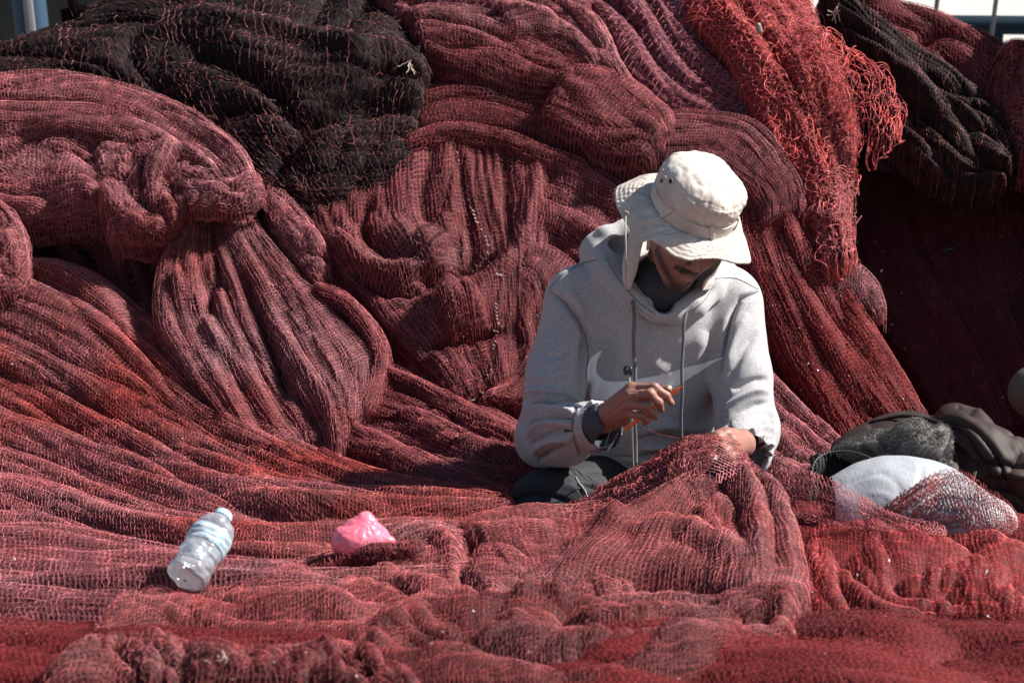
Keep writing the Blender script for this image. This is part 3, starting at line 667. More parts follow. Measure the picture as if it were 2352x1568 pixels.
# K: loose scarlet net
net('bright red net of loose thick threads spilling from the top in loops', 'loose',
    [[(1530, -80), (1580, 50), (1650, 130), (1700, 220), (1760, 330), (1820, 430), (1860, 530), (1890, 660)],
     [(1620, -80), (1680, 60), (1740, 150), (1790, 240), (1830, 330), (1870, 420), (1900, 520), (1920, 650)],
     [(1720, -80), (1780, 60), (1830, 160), (1870, 250), (1890, 340), (1910, 430), (1920, 520), (1940, 640)],
     [(1830, -80), (1890, 60), (1940, 150), (1970, 240), (1970, 330), (1965, 420), (1960, 510), (1965, 620)]],
    bulge=0.06, off=-0.14, tuck=.04, folds=[(0.05, 4, 1.6, 1.2), (0.02, 10, 4)], cell=0.018, ratio=2.0, r=0.0012, jit=0.35, rl=0.004, lift=0.004, zig=1.1,
    fuzz=260, fuzz_len=18, fuzz_step=0.008, curl=0.16, fuzz_h=0.022, seed=81, sides=4)
net('bright red loose net tongue ending in open loops over the brown bundle', 'loose',
    [[(1830, 60), (1950, 130), (2030, 180), (2060, 260), (2065, 310)],
     [(1840, 120), (1940, 190), (2000, 240), (2040, 300), (2050, 345)],
     [(1850, 190), (1930, 250), (1980, 300), (2010, 340), (2020, 365)]],
    bulge=0.07, off=-0.22, tuck=.03, folds=[(0.04, 3, 2, 1.2)], cell=0.018, ratio=1.8, r=0.0012, jit=0.35, rl=0.005, base=False,
    fuzz=110, fuzz_len=18, fuzz_step=0.009, curl=0.2, fuzz_h=0.03, seed=82, sides=4)
# foreground
net('rose net hill heaped over the legs with pleats running to its foot', 'front',
    [[(1560, 1160), (1520, 1170), (1460, 1190), (1400, 1200), (1310, 1270), (1230, 1350), (1180, 1430)],
     [(1600, 1138), (1570, 1165), (1530, 1200), (1440, 1270), (1370, 1340), (1330, 1400), (1310, 1440)],
     [(1640, 1124), (1620, 1170), (1590, 1240), (1540, 1320), (1510, 1380), (1490, 1430)],
     [(1685, 1116), (1680, 1170), (1665, 1250), (1650, 1320), (1640, 1380), (1640, 1430)],
     [(1735, 1116), (1745, 1170), (1740, 1240), (1745, 1310), (1745, 1370), (1745, 1420)],
     [(1790, 1130), (1812, 1160), (1815, 1190), (1845, 1270), (1855, 1330), (1855, 1400)]],
    Y=lambda x, y: np.interp(y, [1060, 1130, 1200, 1420], [5.16, 4.95, 4.78, 4.28]), bulge=0.045, pw=5, off=0.0, tz=.03, tuck=.07, folds=[(0.022, 3, 0.8, 1.8), (0.012, 9, 1.2, 1.2), (0.005, 26, 2)], cell=0.0100, ratio=1.0, jit=0.2, fuzz=60, fuzz_h=0.004, seed=91,
    strokes=[([(1650, 1115), (1560, 1165), (1450, 1225), (1320, 1290)], 20, 0.022), ([(1660, 1130), (1600, 1185), (1520, 1225), (1430, 1250)], 17, -0.035),
             ([(1330, 1215), (1450, 1255), (1560, 1262), (1700, 1335)], 20, 0.028), ([(1690, 1110), (1730, 1190), (1742, 1340)], 17, 0.026), ([(1650, 1120), (1690, 1210), (1700, 1290)], 13, -0.022),
             ([(1745, 1115), (1800, 1210), (1815, 1350)], 15, 0.014), ([(1720, 1115), (1768, 1210), (1780, 1350)], 9, -0.012), ([(1240, 1400), (1380, 1375), (1480, 1360), (1590, 1370), (1680, 1395)], 24, -0.07), ([(1560, 1180), (1620, 1230), (1670, 1300)], 10, 0.014)])
net('net strip of wide wavy rows sagging left of the leg hill', 'front',
    [[(1010, 1225), (1130, 1200), (1250, 1180), (1370, 1170), (1500, 1180)],
     [(1040, 1250), (1160, 1240), (1270, 1230), (1370, 1230), (1500, 1240)],
     [(1090, 1290), (1200, 1290), (1290, 1290), (1370, 1300), (1480, 1310)],
     [(1140, 1360), (1230, 1360), (1300, 1360), (1370, 1370), (1470, 1370)],
     [(1150, 1440), (1240, 1440), (1310, 1430), (1380, 1430), (1470, 1430)]],
    Y=lambda x, y: np.interp(y, [1060, 1200, 1430], [5.3, 4.98, 4.27]), bulge=0.05, folds=[(0.04, 2.0, 1.6, 1.4), (0.01, 8, 6)], cell=0.0130, ratio=1.6, zig=0.5, fuzz=200, fuzz_h=0.004, seed=92)
net('crumpled rose net pile in the left foreground, puckered like wool', 'front',
    [[(330, 1370), (480, 1340), (680, 1320), (860, 1260), (960, 1230), (1080, 1215), (1220, 1250)],
     [(280, 1420), (450, 1390), (660, 1370), (840, 1320), (960, 1290), (1080, 1290), (1230, 1310)],
     [(230, 1460), (420, 1430), (630, 1420), (820, 1390), (960, 1360), (1080, 1350), (1230, 1360)],
     [(190, 1500), (400, 1480), (620, 1480), (820, 1460), (960, 1430), (1080, 1420), (1230, 1420)],
     [(170, 1540), (400, 1550), (620, 1560), (820, 1550), (960, 1500), (1080, 1480), (1230, 1460)]],
    bulge=0.035, off=-0.03, tuck=.05, folds=[(0.07, 3.4, 1.6, 2.2), (0.022, 5, 4, 2.0, 'c'), (0.008, 12, 12, 1.5, 'n')], cell=0.0095, ratio=1.0, jit=0.4, fuzz=1500, fuzz_h=0.005, seed=93,
    strokes=[([(300, 1425), (430, 1400), (560, 1412), (700, 1395)], 13, -0.05), ([(230, 1490), (380, 1478), (560, 1492), (800, 1500)], 17, -0.07), ([(850, 1280), (930, 1335), (1030, 1345)], 14, -0.05), ([(1090, 1285), (1060, 1350), (1110, 1420)], 15, -0.055), ([(690, 1350), (800, 1335), (900, 1375), (980, 1400)], 12, -0.045), ([(560, 1440), (700, 1430), (820, 1450)], 14, 0.03), ([(880, 1250), (980, 1270), (1040, 1310)], 12, 0.025)])
net('lumpy rose net roll along the front below the leg hill', 'deep',
    [[(820, 1460), (1000, 1430), (1180, 1415), (1400, 1410), (1600, 1395), (1760, 1380), (1820, 1400), (1842, 1432)],
     [(820, 1510), (1000, 1490), (1180, 1470), (1400, 1460), (1600, 1450), (1740, 1425), (1810, 1432), (1842, 1442)],
     [(820, 1540), (1000, 1530), (1180, 1520), (1400, 1510), (1600, 1500), (1720, 1470), (1790, 1465), (1832, 1455)],
     [(820, 1590), (1000, 1600), (1180, 1590), (1400, 1575), (1600, 1555), (1700, 1515), (1770, 1490), (1815, 1468)]],
    bulge=0.045, off=-0.02, tuck=.07, folds=[(0.055, 2.4, 2.2, 2.2), (0.022, 4, 6, 2.0, 'c'), (0.008, 10, 16, 1.5, 'n')], cell=0.0095, ratio=1.0, jit=0.4, fuzz=1200, fuzz_h=0.005, seed=94,
    strokes=[([(980, 1470), (1060, 1485), (1160, 1470)], 12, -0.05), ([(1280, 1450), (1400, 1480), (1560, 1465)], 13, -0.05), ([(880, 1530), (1080, 1520), (1300, 1540), (1500, 1520)], 15, -0.06), ([(1600, 1430), (1700, 1455), (1780, 1450)], 11, -0.045), ([(1180, 1440), (1240, 1430), (1300, 1440)], 12, 0.03)])
net('ragged dark rose net scrap along the bottom left edge', 'deep',
    [[(110, 1550), (260, 1505), (420, 1505), (560, 1530), (760, 1530), (960, 1560)], [(90, 1610), (260, 1590), (420, 1600), (560, 1600), (760, 1610), (960, 1630)]],
    bulge=0.04, off=-0.03, tuck=.05, folds=[(0.06, 2, 6, 1.5, 'c')], cell=0.010, r=0.0008, fuzz=500, seed=95)
net('scarlet net pushed up in upright folds between the leg hill and the sack', 'scarlet',
    [[(1810, 1140), (1810, 1200), (1815, 1270), (1820, 1340), (1830, 1435, .16)],
     [(1900, 1150), (1905, 1210), (1905, 1270), (1910, 1340), (1915, 1445, .16)],
     [(2010, 1170), (2010, 1220), (2020, 1280), (2030, 1340), (2040, 1450, .16)],
     [(2140, 1200), (2150, 1240), (2160, 1290), (2170, 1350), (2180, 1440, .16)],
     [(2280, 1200), (2290, 1250), (2300, 1310), (2310, 1370), (2320, 1450, .16)],
     [(2450, 1195), (2450, 1250), (2450, 1330), (2450, 1380), (2450, 1460, .16)]],
    bulge=0.02, off=-0.03, tuck=.03, folds=[(0.05, 4, 1.2, 2.0), (0.015, 12, 3)], cell=0.0100, ratio=1.2, fuzz=1200, fuzz_h=0.005, seed=96, pw=4)
net('open rose net strip crossing in front of the dark jacket and sack', 'rose',
    [[(1730, 1100), (1800, 1080), (1880, 1092), (1970, 1135), (2060, 1185), (2180, 1215)],
     [(1740, 1140), (1810, 1130), (1880, 1150), (1970, 1180), (2060, 1210), (2180, 1235)],
     [(1750, 1180), (1820, 1190), (1890, 1205), (1970, 1220), (2060, 1235), (2180, 1255)]],
    bulge=0.03, tuck=.06, Y=lambda x, y: 4.88 + 0 * x, folds=[(0.04, 2.4, 2)], base=False, second=True, cell=0.0095, ratio=1.0, fuzz=150, seed=97)
# ------------------------------------------------------------------ implicit modelling: one smooth continuous surface from blended limbs
class Field:
    def __init__(s, lo, hi, h):
        s.lo = np.array(lo, float); s.h = h
        s.n = np.ceil((np.array(hi) - s.lo) / h).astype(int) + 1
        s.d = np.full(tuple(s.n), 0.2, np.float32)
    def _sub(s, lo, hi):
        a = np.clip(np.floor((lo - s.lo) / s.h).astype(int), 0, s.n); b = np.clip(np.ceil((hi - s.lo) / s.h).astype(int) + 1, 0, s.n)
        sl = tuple(slice(a[i], b[i]) for i in range(3))
        ax = [s.lo[i] + np.arange(a[i], b[i]) * s.h for i in range(3)]
        return sl, np.meshgrid(*ax, indexing='ij')
    def _mix(s, sl, e, k, op):
        c = s.d[sl]
        if op == 'u':
            hh = np.clip(0.5 + 0.5 * (c - e) / k, 0, 1); s.d[sl] = c * (1 - hh) + e * hh - k * hh * (1 - hh)
        elif op == 's':
            e = -e; hh = np.clip(0.5 - 0.5 * (c - e) / k, 0, 1); s.d[sl] = c * (1 - hh) + e * hh + k * hh * (1 - hh)
    def cap(s, a, b, ra, rb=None, k=0.01, op='u', sq=(1, 1, 1)):
        rb = ra if rb is None else rb
        a = np.asarray(a, float); b = np.asarray(b, float); q = np.array(sq, float)
        m = (max(ra, rb) + 2.2 * k + 0.012) / min(q.min(), 1)
        sl, (X, Y, Z) = s._sub(np.minimum(a, b) - m, np.maximum(a, b) + m)
        if 0 in X.shape: return
        X = (X - a[0]) * q[0]; Y = (Y - a[1]) * q[1]; Z = (Z - a[2]) * q[2]; v = (b - a) * q
        t = np.clip((X * v[0] + Y * v[1] + Z * v[2]) / (v @ v + 1e-12), 0, 1)
        e = np.sqrt((X - t * v[0]) ** 2 + (Y - t * v[1]) ** 2 + (Z - t * v[2]) ** 2) - (ra + (rb - ra) * t)
        s._mix(sl, e.astype(np.float32), k, op)
    def ell(s, c, r, R=None, k=0.01, op='u'):
        c = np.asarray(c, float); r = np.asarray(r, float); m = r.max() + 2.2 * k + 0.012
        sl, (X, Y, Z) = s._sub(c - m, c + m)
        if 0 in X.shape: return
        P = np.stack([X - c[0], Y - c[1], Z - c[2]], -1)
        if R is not None: P = P @ R          # columns of R = local axes
        u = P / r; l = np.sqrt((u ** 2).sum(-1)); g = np.sqrt(((u / r) ** 2).sum(-1)) + 1e-9
        e = l * (l - 1) / g
        s._mix(sl, e.astype(np.float32), k, op)
    def chain(s, pts, rs, k=0.006, op='u'):
        for i in range(len(pts) - 1): s.cap(pts[i], pts[i + 1], rs[i], rs[i + 1], k if i else k, op)
    def cut(s, p, nrm, lo, hi):
        """keep the side the normal does not point to, inside a box"""
        sl, (X, Y, Z) = s._sub(np.array(lo), np.array(hi))
        e = (X - p[0]) * nrm[0] + (Y - p[1]) * nrm[1] + (Z - p[2]) * nrm[2]
        s.d[sl] = np.maximum(s.d[sl], e)
    def mesh(s, smooth=1):
        d = s.d; ins = d < 0
        c = [ins[i:ins.shape[0] - 1 + i, j:ins.shape[1] - 1 + j, k:ins.shape[2] - 1 + k] for i in (0, 1) for j in (0, 1) for k in (0, 1)]
        any_ = c[0].copy(); all_ = c[0].copy()
        for q in c[1:]: any_ |= q; all_ &= q
        act = any_ & ~all_
        I = np.argwhere(act); idx = np.full(act.shape, -1, np.int64); idx[act] = np.arange(len(I))
        acc = np.zeros((len(I), 3)); cnt = np.zeros(len(I))
        off = [(i, j, k) for i in (0, 1) for j in (0, 1) for k in (0, 1)]
        val = {o: d[I[:, 0] + o[0], I[:, 1] + o[1], I[:, 2] + o[2]] for o in off}
        for o in off:
            for ax in range(3):
                if o[ax]: continue
                o2 = list(o); o2[ax] = 1; o2 = tuple(o2)
                a, b = val[o], val[o2]; m = (a < 0) != (b < 0)
                t = np.where(m, a / (a - b + 1e-20), 0)
                p = np.array(o, float)[None, :] + 0 * acc; p[:, ax] += t
                acc[m] += p[m]; cnt[m] += 1
        V = s.lo + (I + acc / cnt[:, None]) * s.h
        Fs = []
        for ax in range(3):
            o1, o2 = [q for q in range(3) if q != ax]
            A = np.take(ins, range(0, ins.shape[ax] - 1), ax); Bn = np.take(ins, range(1, ins.shape[ax]), ax)
            E = np.argwhere(A != Bn)
            E = E[(E[:, o1] > 0) & (E[:, o2] > 0) & (E[:, o1] < act.shape[o1]) & (E[:, o2] < act.shape[o2])]
            if not len(E): continue
            sgn = ins[E[:, 0], E[:, 1], E[:, 2]]
            def cell(da, db):
                Q = E.copy(); Q[:, o1] -= da; Q[:, o2] -= db; return idx[Q[:, 0], Q[:, 1], Q[:, 2]]
            q = np.stack([cell(0, 0), cell(1, 0), cell(1, 1), cell(0, 1)], -1)
            fl = sgn if ax != 1 else ~sgn
            q[~fl] = q[~fl][:, ::-1]
            Fs.append(q)
        F = np.concatenate(Fs); F = F[(F >= 0).all(1)]
        for _ in range(smooth): V = relax(V, F)
        return V, F
def relax(V, F, f=0.6):
    A = np.zeros_like(V); n = np.zeros(len(V))
    for i in range(4):
        np.add.at(A, F[:, i], V[F[:, (i + 1) % 4]]); np.add.at(n, F[:, i], 1)
        np.add.at(A, F[:, i], V[F[:, (i - 1) % 4]]); np.add.at(n, F[:, i], 1)
    return V * (1 - f) + f * A / np.maximum(n, 1)[:, None]
def vnormals(V, F):
    n = np.cross(V[F[:, 2]] - V[F[:, 0]], V[F[:, 3]] - V[F[:, 1]]); N = np.zeros_like(V)
    for i in range(4): np.add.at(N, F[:, i], n)
    return N / (np.linalg.norm(N, axis=1, keepdims=True) + 1e-12)
def largest(V, F):
    """keep the biggest connected piece"""
    lab = np.arange(len(V))
    while True:
        m = lab[F].min(1); new = lab.copy()
        for i in range(4): np.minimum.at(new, F[:, i], m)
        new = new[new]
        if (new == lab).all(): break
        lab = new
    u, c = np.unique(lab[F[:, 0]], return_counts=True); keep = u[c.argmax()]
    F = F[lab[F[:, 0]] == keep]; used = np.unique(F); mp = np.full(len(V), -1); mp[used] = np.arange(len(used))
    return V[used], mp[F]
def stroke_disp(V, N, strokes, front=0.15, scale=1.0):
    px, py = PX(V)
    view = CAM - V; view /= np.linalg.norm(view, axis=1, keepdims=True)
    fac = np.clip(((N * view).sum(1) - front) / 0.25 + 0.3, 0, 1)
    h = np.zeros(len(V))
    for pts, wd, hg in strokes:
        pts = cr(np.array(pts, float), 12) if len(pts) > 2 else pts
        d, pos = seg_dist(px, py, pts)
        tap = np.clip(np.minimum(pos, 1 - pos) * 5, 0, 1) ** 0.7
        h += hg * scale * np.exp(-(d / (wd * 1.05)) ** 2) * tap
    return V + N * (h * fac)[:, None]
def bvh(V, F): return BVHTree.FromPolygons([tuple(v) for v in V], [tuple(f) for f in F])
def hit(tree, px, py, off=0.0015, default=None):
    """point of a surface seen at a place of the photograph, lifted a little along its normal"""
    p = W(px, py, 5.0); d = p - CAM; d /= np.linalg.norm(d)
    loc, nrm, _, _ = tree.ray_cast(Vector(CAM), Vector(d))
    if loc is None: return default
    n = np.array(nrm); n = n if n @ d < 0 else -n
    return np.array(loc) + n * off
def solid(G, th, close=True):
    """a cloth grid with real thickness; returns verts, faces"""
    nt, ns = G.shape[:2]; N = normals_grid(G)
    A = (G + N * th / 2).reshape(-1, 3); Bq = (G - N * th / 2).reshape(-1, 3); o = nt * ns
    F = [grid_faces(nt, ns), grid_faces(nt, ns, off=o)[:, ::-1]]
    e = np.concatenate([np.arange(ns), np.arange(1, nt) * ns + ns - 1, (nt - 1) * ns + np.arange(ns - 2, -1, -1), np.arange(nt - 2, 0, -1) * ns])
    e2 = np.roll(e, -1)
    F.append(np.stack([e2, e, e + o, e2 + o], -1))
    return np.concatenate([A, Bq]), np.concatenate(F)
def loft_px(rows, ns, nt):
    """rows of (px, py, Y)"""
    R = np.array([cr(np.array(r, float), ns) for r in rows]); A = cr_axis(R, nt)
    return W(A[..., 0], A[..., 1], A[..., 2])
def tube_path(P, r, sides=8, caps=True):
    P = np.asarray(P, float)[None]; T = np.gradient(P[0], axis=0)
    up = np.array([0.1, -1.0, 0.2]); N = np.broadcast_to(up, P.shape)
    V, F = tubes(P, N, r, 0, sides)
    return V, F
def q(px, py, Y): return W(px, py, Y)

# ---- materials of the person
M_skin = bpy.data.materials.new('skin'); M_skin.use_nodes = True
def _skin():
    n = M_skin.node_tree.nodes; l = M_skin.node_tree.links; b = n['Principled BSDF']
    b.inputs['Roughness'].default_value = 0.55; b.inputs['Specular IOR Level'].default_value = 0.45
    b.inputs['Subsurface Weight'].default_value = 0.12; b.inputs['Subsurface Radius'].default_value = (0.012, 0.004, 0.002); b.inputs['Subsurface Scale'].default_value = 0.5
    at = n.new('ShaderNodeAttribute'); at.attribute_name = 'beard'
    tc = n.new('ShaderNodeTexCoord'); t = n.new('ShaderNodeTexNoise'); t.inputs['Scale'].default_value = 25; t.inputs['Detail'].default_value = 5
    l.new(tc.outputs['Object'], t.inputs['Vector'])
    mx = n.new('ShaderNodeMix'); mx.data_type = 'RGBA'; l.new(t.outputs['Fac'], mx.inputs['Factor'])
    mx.inputs['A'].default_value = (0.21, 0.095, 0.070, 1); mx.inputs['B'].default_value = (0.34, 0.165, 0.125, 1)
    t2 = n.new('ShaderNodeTexNoise'); t2.inputs['Scale'].default_value = 700; l.new(tc.outputs['Object'], t2.inputs['Vector'])
    f = node_math(n, l, 'MULTIPLY', at.outputs['Fac'], node_math(n, l, 'MULTIPLY_ADD', t2.outputs['Fac'], 1.2, 0.35)); 
    cl = n.new('ShaderNodeClamp'); l.new(f, cl.inputs['Value'])
    m2 = n.new('ShaderNodeMix'); m2.data_type = 'RGBA'; l.new(cl.outputs[0], m2.inputs['Factor']); l.new(mx.outputs['Result'], m2.inputs['A']); m2.inputs['B'].default_value = (0.018, 0.012, 0.010, 1)
    l.new(m2.outputs['Result'], b.inputs['Base Color'])
    bp = n.new('ShaderNodeBump'); bp.inputs['Strength'].default_value = 0.35; bp.inputs['Distance'].default_value = 0.001
    t3 = n.new('ShaderNodeTexNoise'); t3.inputs['Scale'].default_value = 260; l.new(tc.outputs['Object'], t3.inputs['Vector']); l.new(t3.outputs['Fac'], bp.inputs['Height']); l.new(bp.outputs['Normal'], b.inputs['Normal'])
_skin()
M_grey = bpy.data.materials.new('heather_fleece'); M_grey.use_nodes = True
def _fleece():
    n = M_grey.node_tree.nodes; l = M_grey.node_tree.links; b = n['Principled BSDF']
    b.inputs['Roughness'].default_value = 0.95; b.inputs['Specular IOR Level'].default_value = 0.1; b.inputs['Sheen Weight'].default_value = 0.25; b.inputs['Sheen Roughness'].default_value = 0.5
    tc = n.new('ShaderNodeTexCoord')
    mp = n.new('ShaderNodeMapping'); mp.inputs['Scale'].default_value = (1, 1, 2.2); l.new(tc.outputs['Object'], mp.inputs['Vector'])
    t = n.new('ShaderNodeTexNoise'); t.inputs['Scale'].default_value = 260; t.inputs['Detail'].default_value = 4; t.inputs['Roughness'].default_value = 0.8; l.new(mp.outputs[0], t.inputs['Vector'])
    r = n.new('ShaderNodeValToRGB'); r.color_ramp.elements[0].position = 0.36; r.color_ramp.elements[1].position = 0.6
    r.color_ramp.elements[0].color = (0.225, 0.222, 0.233, 1); r.color_ramp.elements[1].color = (0.475, 0.467, 0.475, 1)
    l.new(t.outputs['Fac'], r.inputs['Fac'])
    t2 = n.new('ShaderNodeTexNoise'); t2.inputs['Scale'].default_value = 9; t2.inputs['Detail'].default_value = 5; l.new(tc.outputs['Object'], t2.inputs['Vector'])
    r2 = n.new('ShaderNodeMapRange'); r2.inputs['From Min'].default_value = 0.56; r2.inputs['From Max'].default_value = 0.72; r2.inputs['To Max'].default_value = 0.35; l.new(t2.outputs['Fac'], r2.inputs['Value'])
    mx = n.new('ShaderNodeMix'); mx.data_type = 'RGBA'; l.new(r2.outputs[0], mx.inputs['Factor']); l.new(r.outputs['Color'], mx.inputs['A']); mx.inputs['B'].default_value = (0.42, 0.28, 0.28, 1)
    l.new(mx.outputs['Result'], b.inputs['Base Color'])
    bp = n.new('ShaderNodeBump'); bp.inputs['Strength'].default_value = 0.5; bp.inputs['Distance'].default_value = 0.0015
    l.new(t.outputs['Fac'], bp.inputs['Height']); l.new(bp.outputs['Normal'], b.inputs['Normal'])
_fleece()
M_shirt = mat('dark_knit', (0.035, 0.040, 0.048), 0.9, 0.15, bump=(500, 0.4, 0.001), var=((0.055, 0.06, 0.07), 300, 0.2))
M_pant = mat('black_trouser_cloth', (0.022, 0.022, 0.026), 0.75, 0.25, bump=(350, 0.25, 0.001), var=((0.034, 0.034, 0.038), 20, 0.2))
M_print = mat('white_print', (0.86, 0.85, 0.86), 0.6, 0.3, bump=(300, 0.3, 0.0006), var=((0.80, 0.79, 0.80), 60, 0.15))
M_cord = mat('grey_drawcord', (0.13, 0.135, 0.15), 0.85, 0.15, bump=(700, 0.6, 0.001))
M_twine = mat('tan_cord', (0.33, 0.29, 0.25), 0.85, 0.15, bump=(900, 0.6, 0.001))
M_blackp = mat('black_plastic', (0.012, 0.012, 0.014), 0.35, 0.5)
M_orange = mat('orange_plastic', (0.85, 0.16, 0.035), 0.35, 0.5)
M_hat = bpy.data.materials.new('cream_canvas'); M_hat.use_nodes = True
def _hat():
    n = M_hat.node_tree.nodes; l = M_hat.node_tree.links; b = n['Principled BSDF']
    b.inputs['Roughness'].default_value = 0.9; b.inputs['Specular IOR Level'].default_value = 0.12
    tc = n.new('ShaderNodeTexCoord'); t = n.new('ShaderNodeTexNoise'); t.inputs['Scale'].default_value = 14; t.inputs['Detail'].default_value = 6; t.inputs['Roughness'].default_value = 0.7
    l.new(tc.outputs['Object'], t.inputs['Vector'])
    r = n.new('ShaderNodeValToRGB'); r.color_ramp.elements[0].position = 0.35; r.color_ramp.elements[1].position = 0.62
    r.color_ramp.elements[0].color = (0.43, 0.375, 0.33, 1); r.color_ramp.elements[1].color = (0.56, 0.52, 0.475, 1)
    l.new(t.outputs['Fac'], r.inputs['Fac']); l.new(r.outputs['Color'], b.inputs['Base Color'])
    at = n.new('ShaderNodeAttribute'); at.attribute_name = 'stitch'
    wv = node_math(n, l, 'SINE', node_math(n, l, 'MULTIPLY', at.outputs['Fac'], 2 * math.pi))
    t2 = n.new('ShaderNodeTexNoise'); t2.inputs['Scale'].default_value = 420; l.new(tc.outputs['Object'], t2.inputs['Vector'])
    t3 = n.new('ShaderNodeTexNoise'); t3.inputs['Scale'].default_value = 55; t3.inputs['Detail'].default_value = 4; l.new(tc.outputs['Object'], t3.inputs['Vector'])
    hgt = node_math(n, l, 'ADD', node_math(n, l, 'MULTIPLY', wv, 0.35), node_math(n, l, 'ADD', node_math(n, l, 'MULTIPLY', t2.outputs['Fac'], 0.5), node_math(n, l, 'MULTIPLY', t3.outputs['Fac'], 1.6)))
    bp = n.new('ShaderNodeBump'); bp.inputs['Strength'].default_value = 0.55; bp.inputs['Distance'].default_value = 0.0022
    l.new(hgt, bp.inputs['Height']); l.new(bp.outputs['Normal'], b.inputs['Normal'])
_hat()

# ---- head frame (from camera axes: right, up, towards the viewer)
CB = np.stack([RGT, UPV, -FWD], 1)
def frame(roll, pitch, yaw):
    a, p, y = map(math.radians, (roll, pitch, yaw))
    U = np.array([math.sin(a) * math.cos(p), math.cos(a) * math.cos(p), math.sin(p)])
    F0 = np.array([-math.sin(a) * math.sin(p), -math.cos(a) * math.sin(p), math.cos(p)])
    X0 = np.cross(U, F0)
    F = math.cos(y) * F0 + math.sin(y) * X0
    X = np.cross(U, F)
    return CB @ np.stack([X, U, F], 1)        # columns: his left, up, face forward
HR = frame(25, 33, 24)
HC = q(1581, 531, 5.36)
def hl(x, y, z): return HC + HR @ np.array([x, y, z])

man = empty('person', q(1480, 1200, 5.5) * np.array([1, 1, 0]), 'man in cream bucket hat and grey hoodie sitting with bowed head among the nets', 'person')
# ---- body: one continuous skin
B0 = Field((-0.14, 4.95, -0.03), (0.78, 5.86, 1.03), 0.0028)
f = B0
# trunk
f.cap(q(1470, 1100, 5.64), q(1495, 800, 5.57), 0.125, 0.12, 0.03, sq=(1, 1.35, 1))
f.cap(q(1345, 675, 5.58), q(1665, 680, 5.57), 0.036, 0.036, 0.04)
f.cap(q(1515, 680, 5.52), hl(0, -0.04, -0.035), 0.058, 0.052, 0.025)
# head
f.ell(hl(0, 0.03, -0.015), (0.076, 0.095, 0.097), HR, 0.01)
f.ell(hl(0, -0.03, 0.022), (0.062, 0.078, 0.070), HR, 0.02)
for sx in (-1, 1):
    f.cap(hl(sx * 0.054, -0.045, -0.012), hl(sx * 0.020, -0.096, 0.056), 0.016, 0.014, 0.022)
    f.ell(hl(sx * 0.036, -0.022, 0.066), (0.020, 0.018, 0.016), HR, 0.016)
    f.ell(hl(sx * 0.078, -0.004, -0.012), (0.008, 0.031, 0.019), HR, 0.005)
f.ell(hl(0, -0.100, 0.066), (0.022, 0.018, 0.019), HR, 0.014)
f.cap(hl(-0.03, 0.033, 0.078), hl(0.03, 0.033, 0.078), 0.011, 0.011, 0.014)
for sx in (-1, 1):
    f.ell(hl(sx * 0.032, 0.012, 0.094), (0.016, 0.011, 0.013), HR, 0.008, 's')
    f.ell(hl(sx * 0.032, 0.011, 0.077), (0.014, 0.012, 0.013), HR, 0.003)
f.cap(hl(0, 0.014, 0.087), hl(0, -0.022, 0.108), 0.008, 0.0105, 0.009)
for sx in (-1, 1): f.ell(hl(sx * 0.012, -0.027, 0.098), (0.0085, 0.0075, 0.011), HR, 0.005)
f.ell(hl(0, -0.050, 0.090), (0.024, 0.0075, 0.010), HR, 0.007)
f.ell(hl(0, -0.052, 0.094), (0.021, 0.0052, 0.007), HR, 0.003)
f.ell(hl(0, -0.066, 0.090), (0.018, 0.0065, 0.0085), HR, 0.004)
f.cap(hl(-0.021, -0.0585, 0.097), hl(0.021, -0.0585, 0.097), 0.0022, 0.0022, 0.002, 's')
f.cap(hl(-0.012, -0.079, 0.090), hl(0.012, -0.079, 0.090), 0.0045, 0.0045, 0.008, 's')
# arms
RS, RE, RW = q(1305, 690, 5.56), q(1252, 1000, 5.42), q(1378, 963, 5.16)
LS, LE, LW = q(1698, 700, 5.55), q(1722, 1005, 5.43), q(1702, 1017, 5.20)
for a, b_, c in ((RS, RE, RW), (LS, LE, LW)):
    f.cap(a, b_, 0.038, 0.036, 0.02); f.cap(b_, c, 0.036, 0.025, 0.012)
# legs, crossed and mostly under the nets
f.cap(q(1400, 1130, 5.62), q(1245, 1150, 5.30), 0.055, 0.036, 0.02); f.cap(q(1250, 1158, 5.33), q(1470, 1215, 5.18), 0.034, 0.036, 0.02)
f.cap(q(1540, 1130, 5.62), q(1730, 1150, 5.32), 0.055, 0.036, 0.02); f.cap(q(1730, 1155, 5.35), q(1520, 1200, 5.28), 0.034, 0.036, 0.02)
f.cap(q(1470, 1215, 5.18), q(1560, 1225, 5.12), 0.030, 0.024, 0.012); f.cap(q(1520, 1200, 5.28), q(1420, 1215, 5.28), 0.030, 0.024, 0.012)
# hands (points read from the photograph)
def z3(x, y, Y): return q(1317.1 + 0.18 * x, 846.7 + 0.18 * y, Y)
KH = 0.0055
wr = z3(340, 640, 5.155)
mcp = [z3(745, 245, 5.088), z3(715, 345, 5.078), z3(690, 460, 5.080), z3(655, 575, 5.092)]
for m, r0 in zip(mcp, (0.017, 0.017, 0.016, 0.015)): f.cap(wr, m, 0.021, r0 * 0.80, 0.014)
f.cap(z3(450, 700, 5.15), z3(650, 640, 5.12), 0.018, 0.014, 0.014)
fing = [[(745, 245, 5.088), (1035, 240, 5.060), (1185, 345, 5.062), (1252, 438, 5.075)],
        [(715, 345, 5.078), (975, 320, 5.045), (1090, 430, 5.050), (1120, 520, 5.068)],
        [(690, 460, 5.080), (925, 470, 5.050), (1005, 560, 5.060), (1052, 618, 5.078)],
        [(655, 575, 5.092), (870, 598, 5.062), (938, 655, 5.072), (905, 688, 5.095)]]
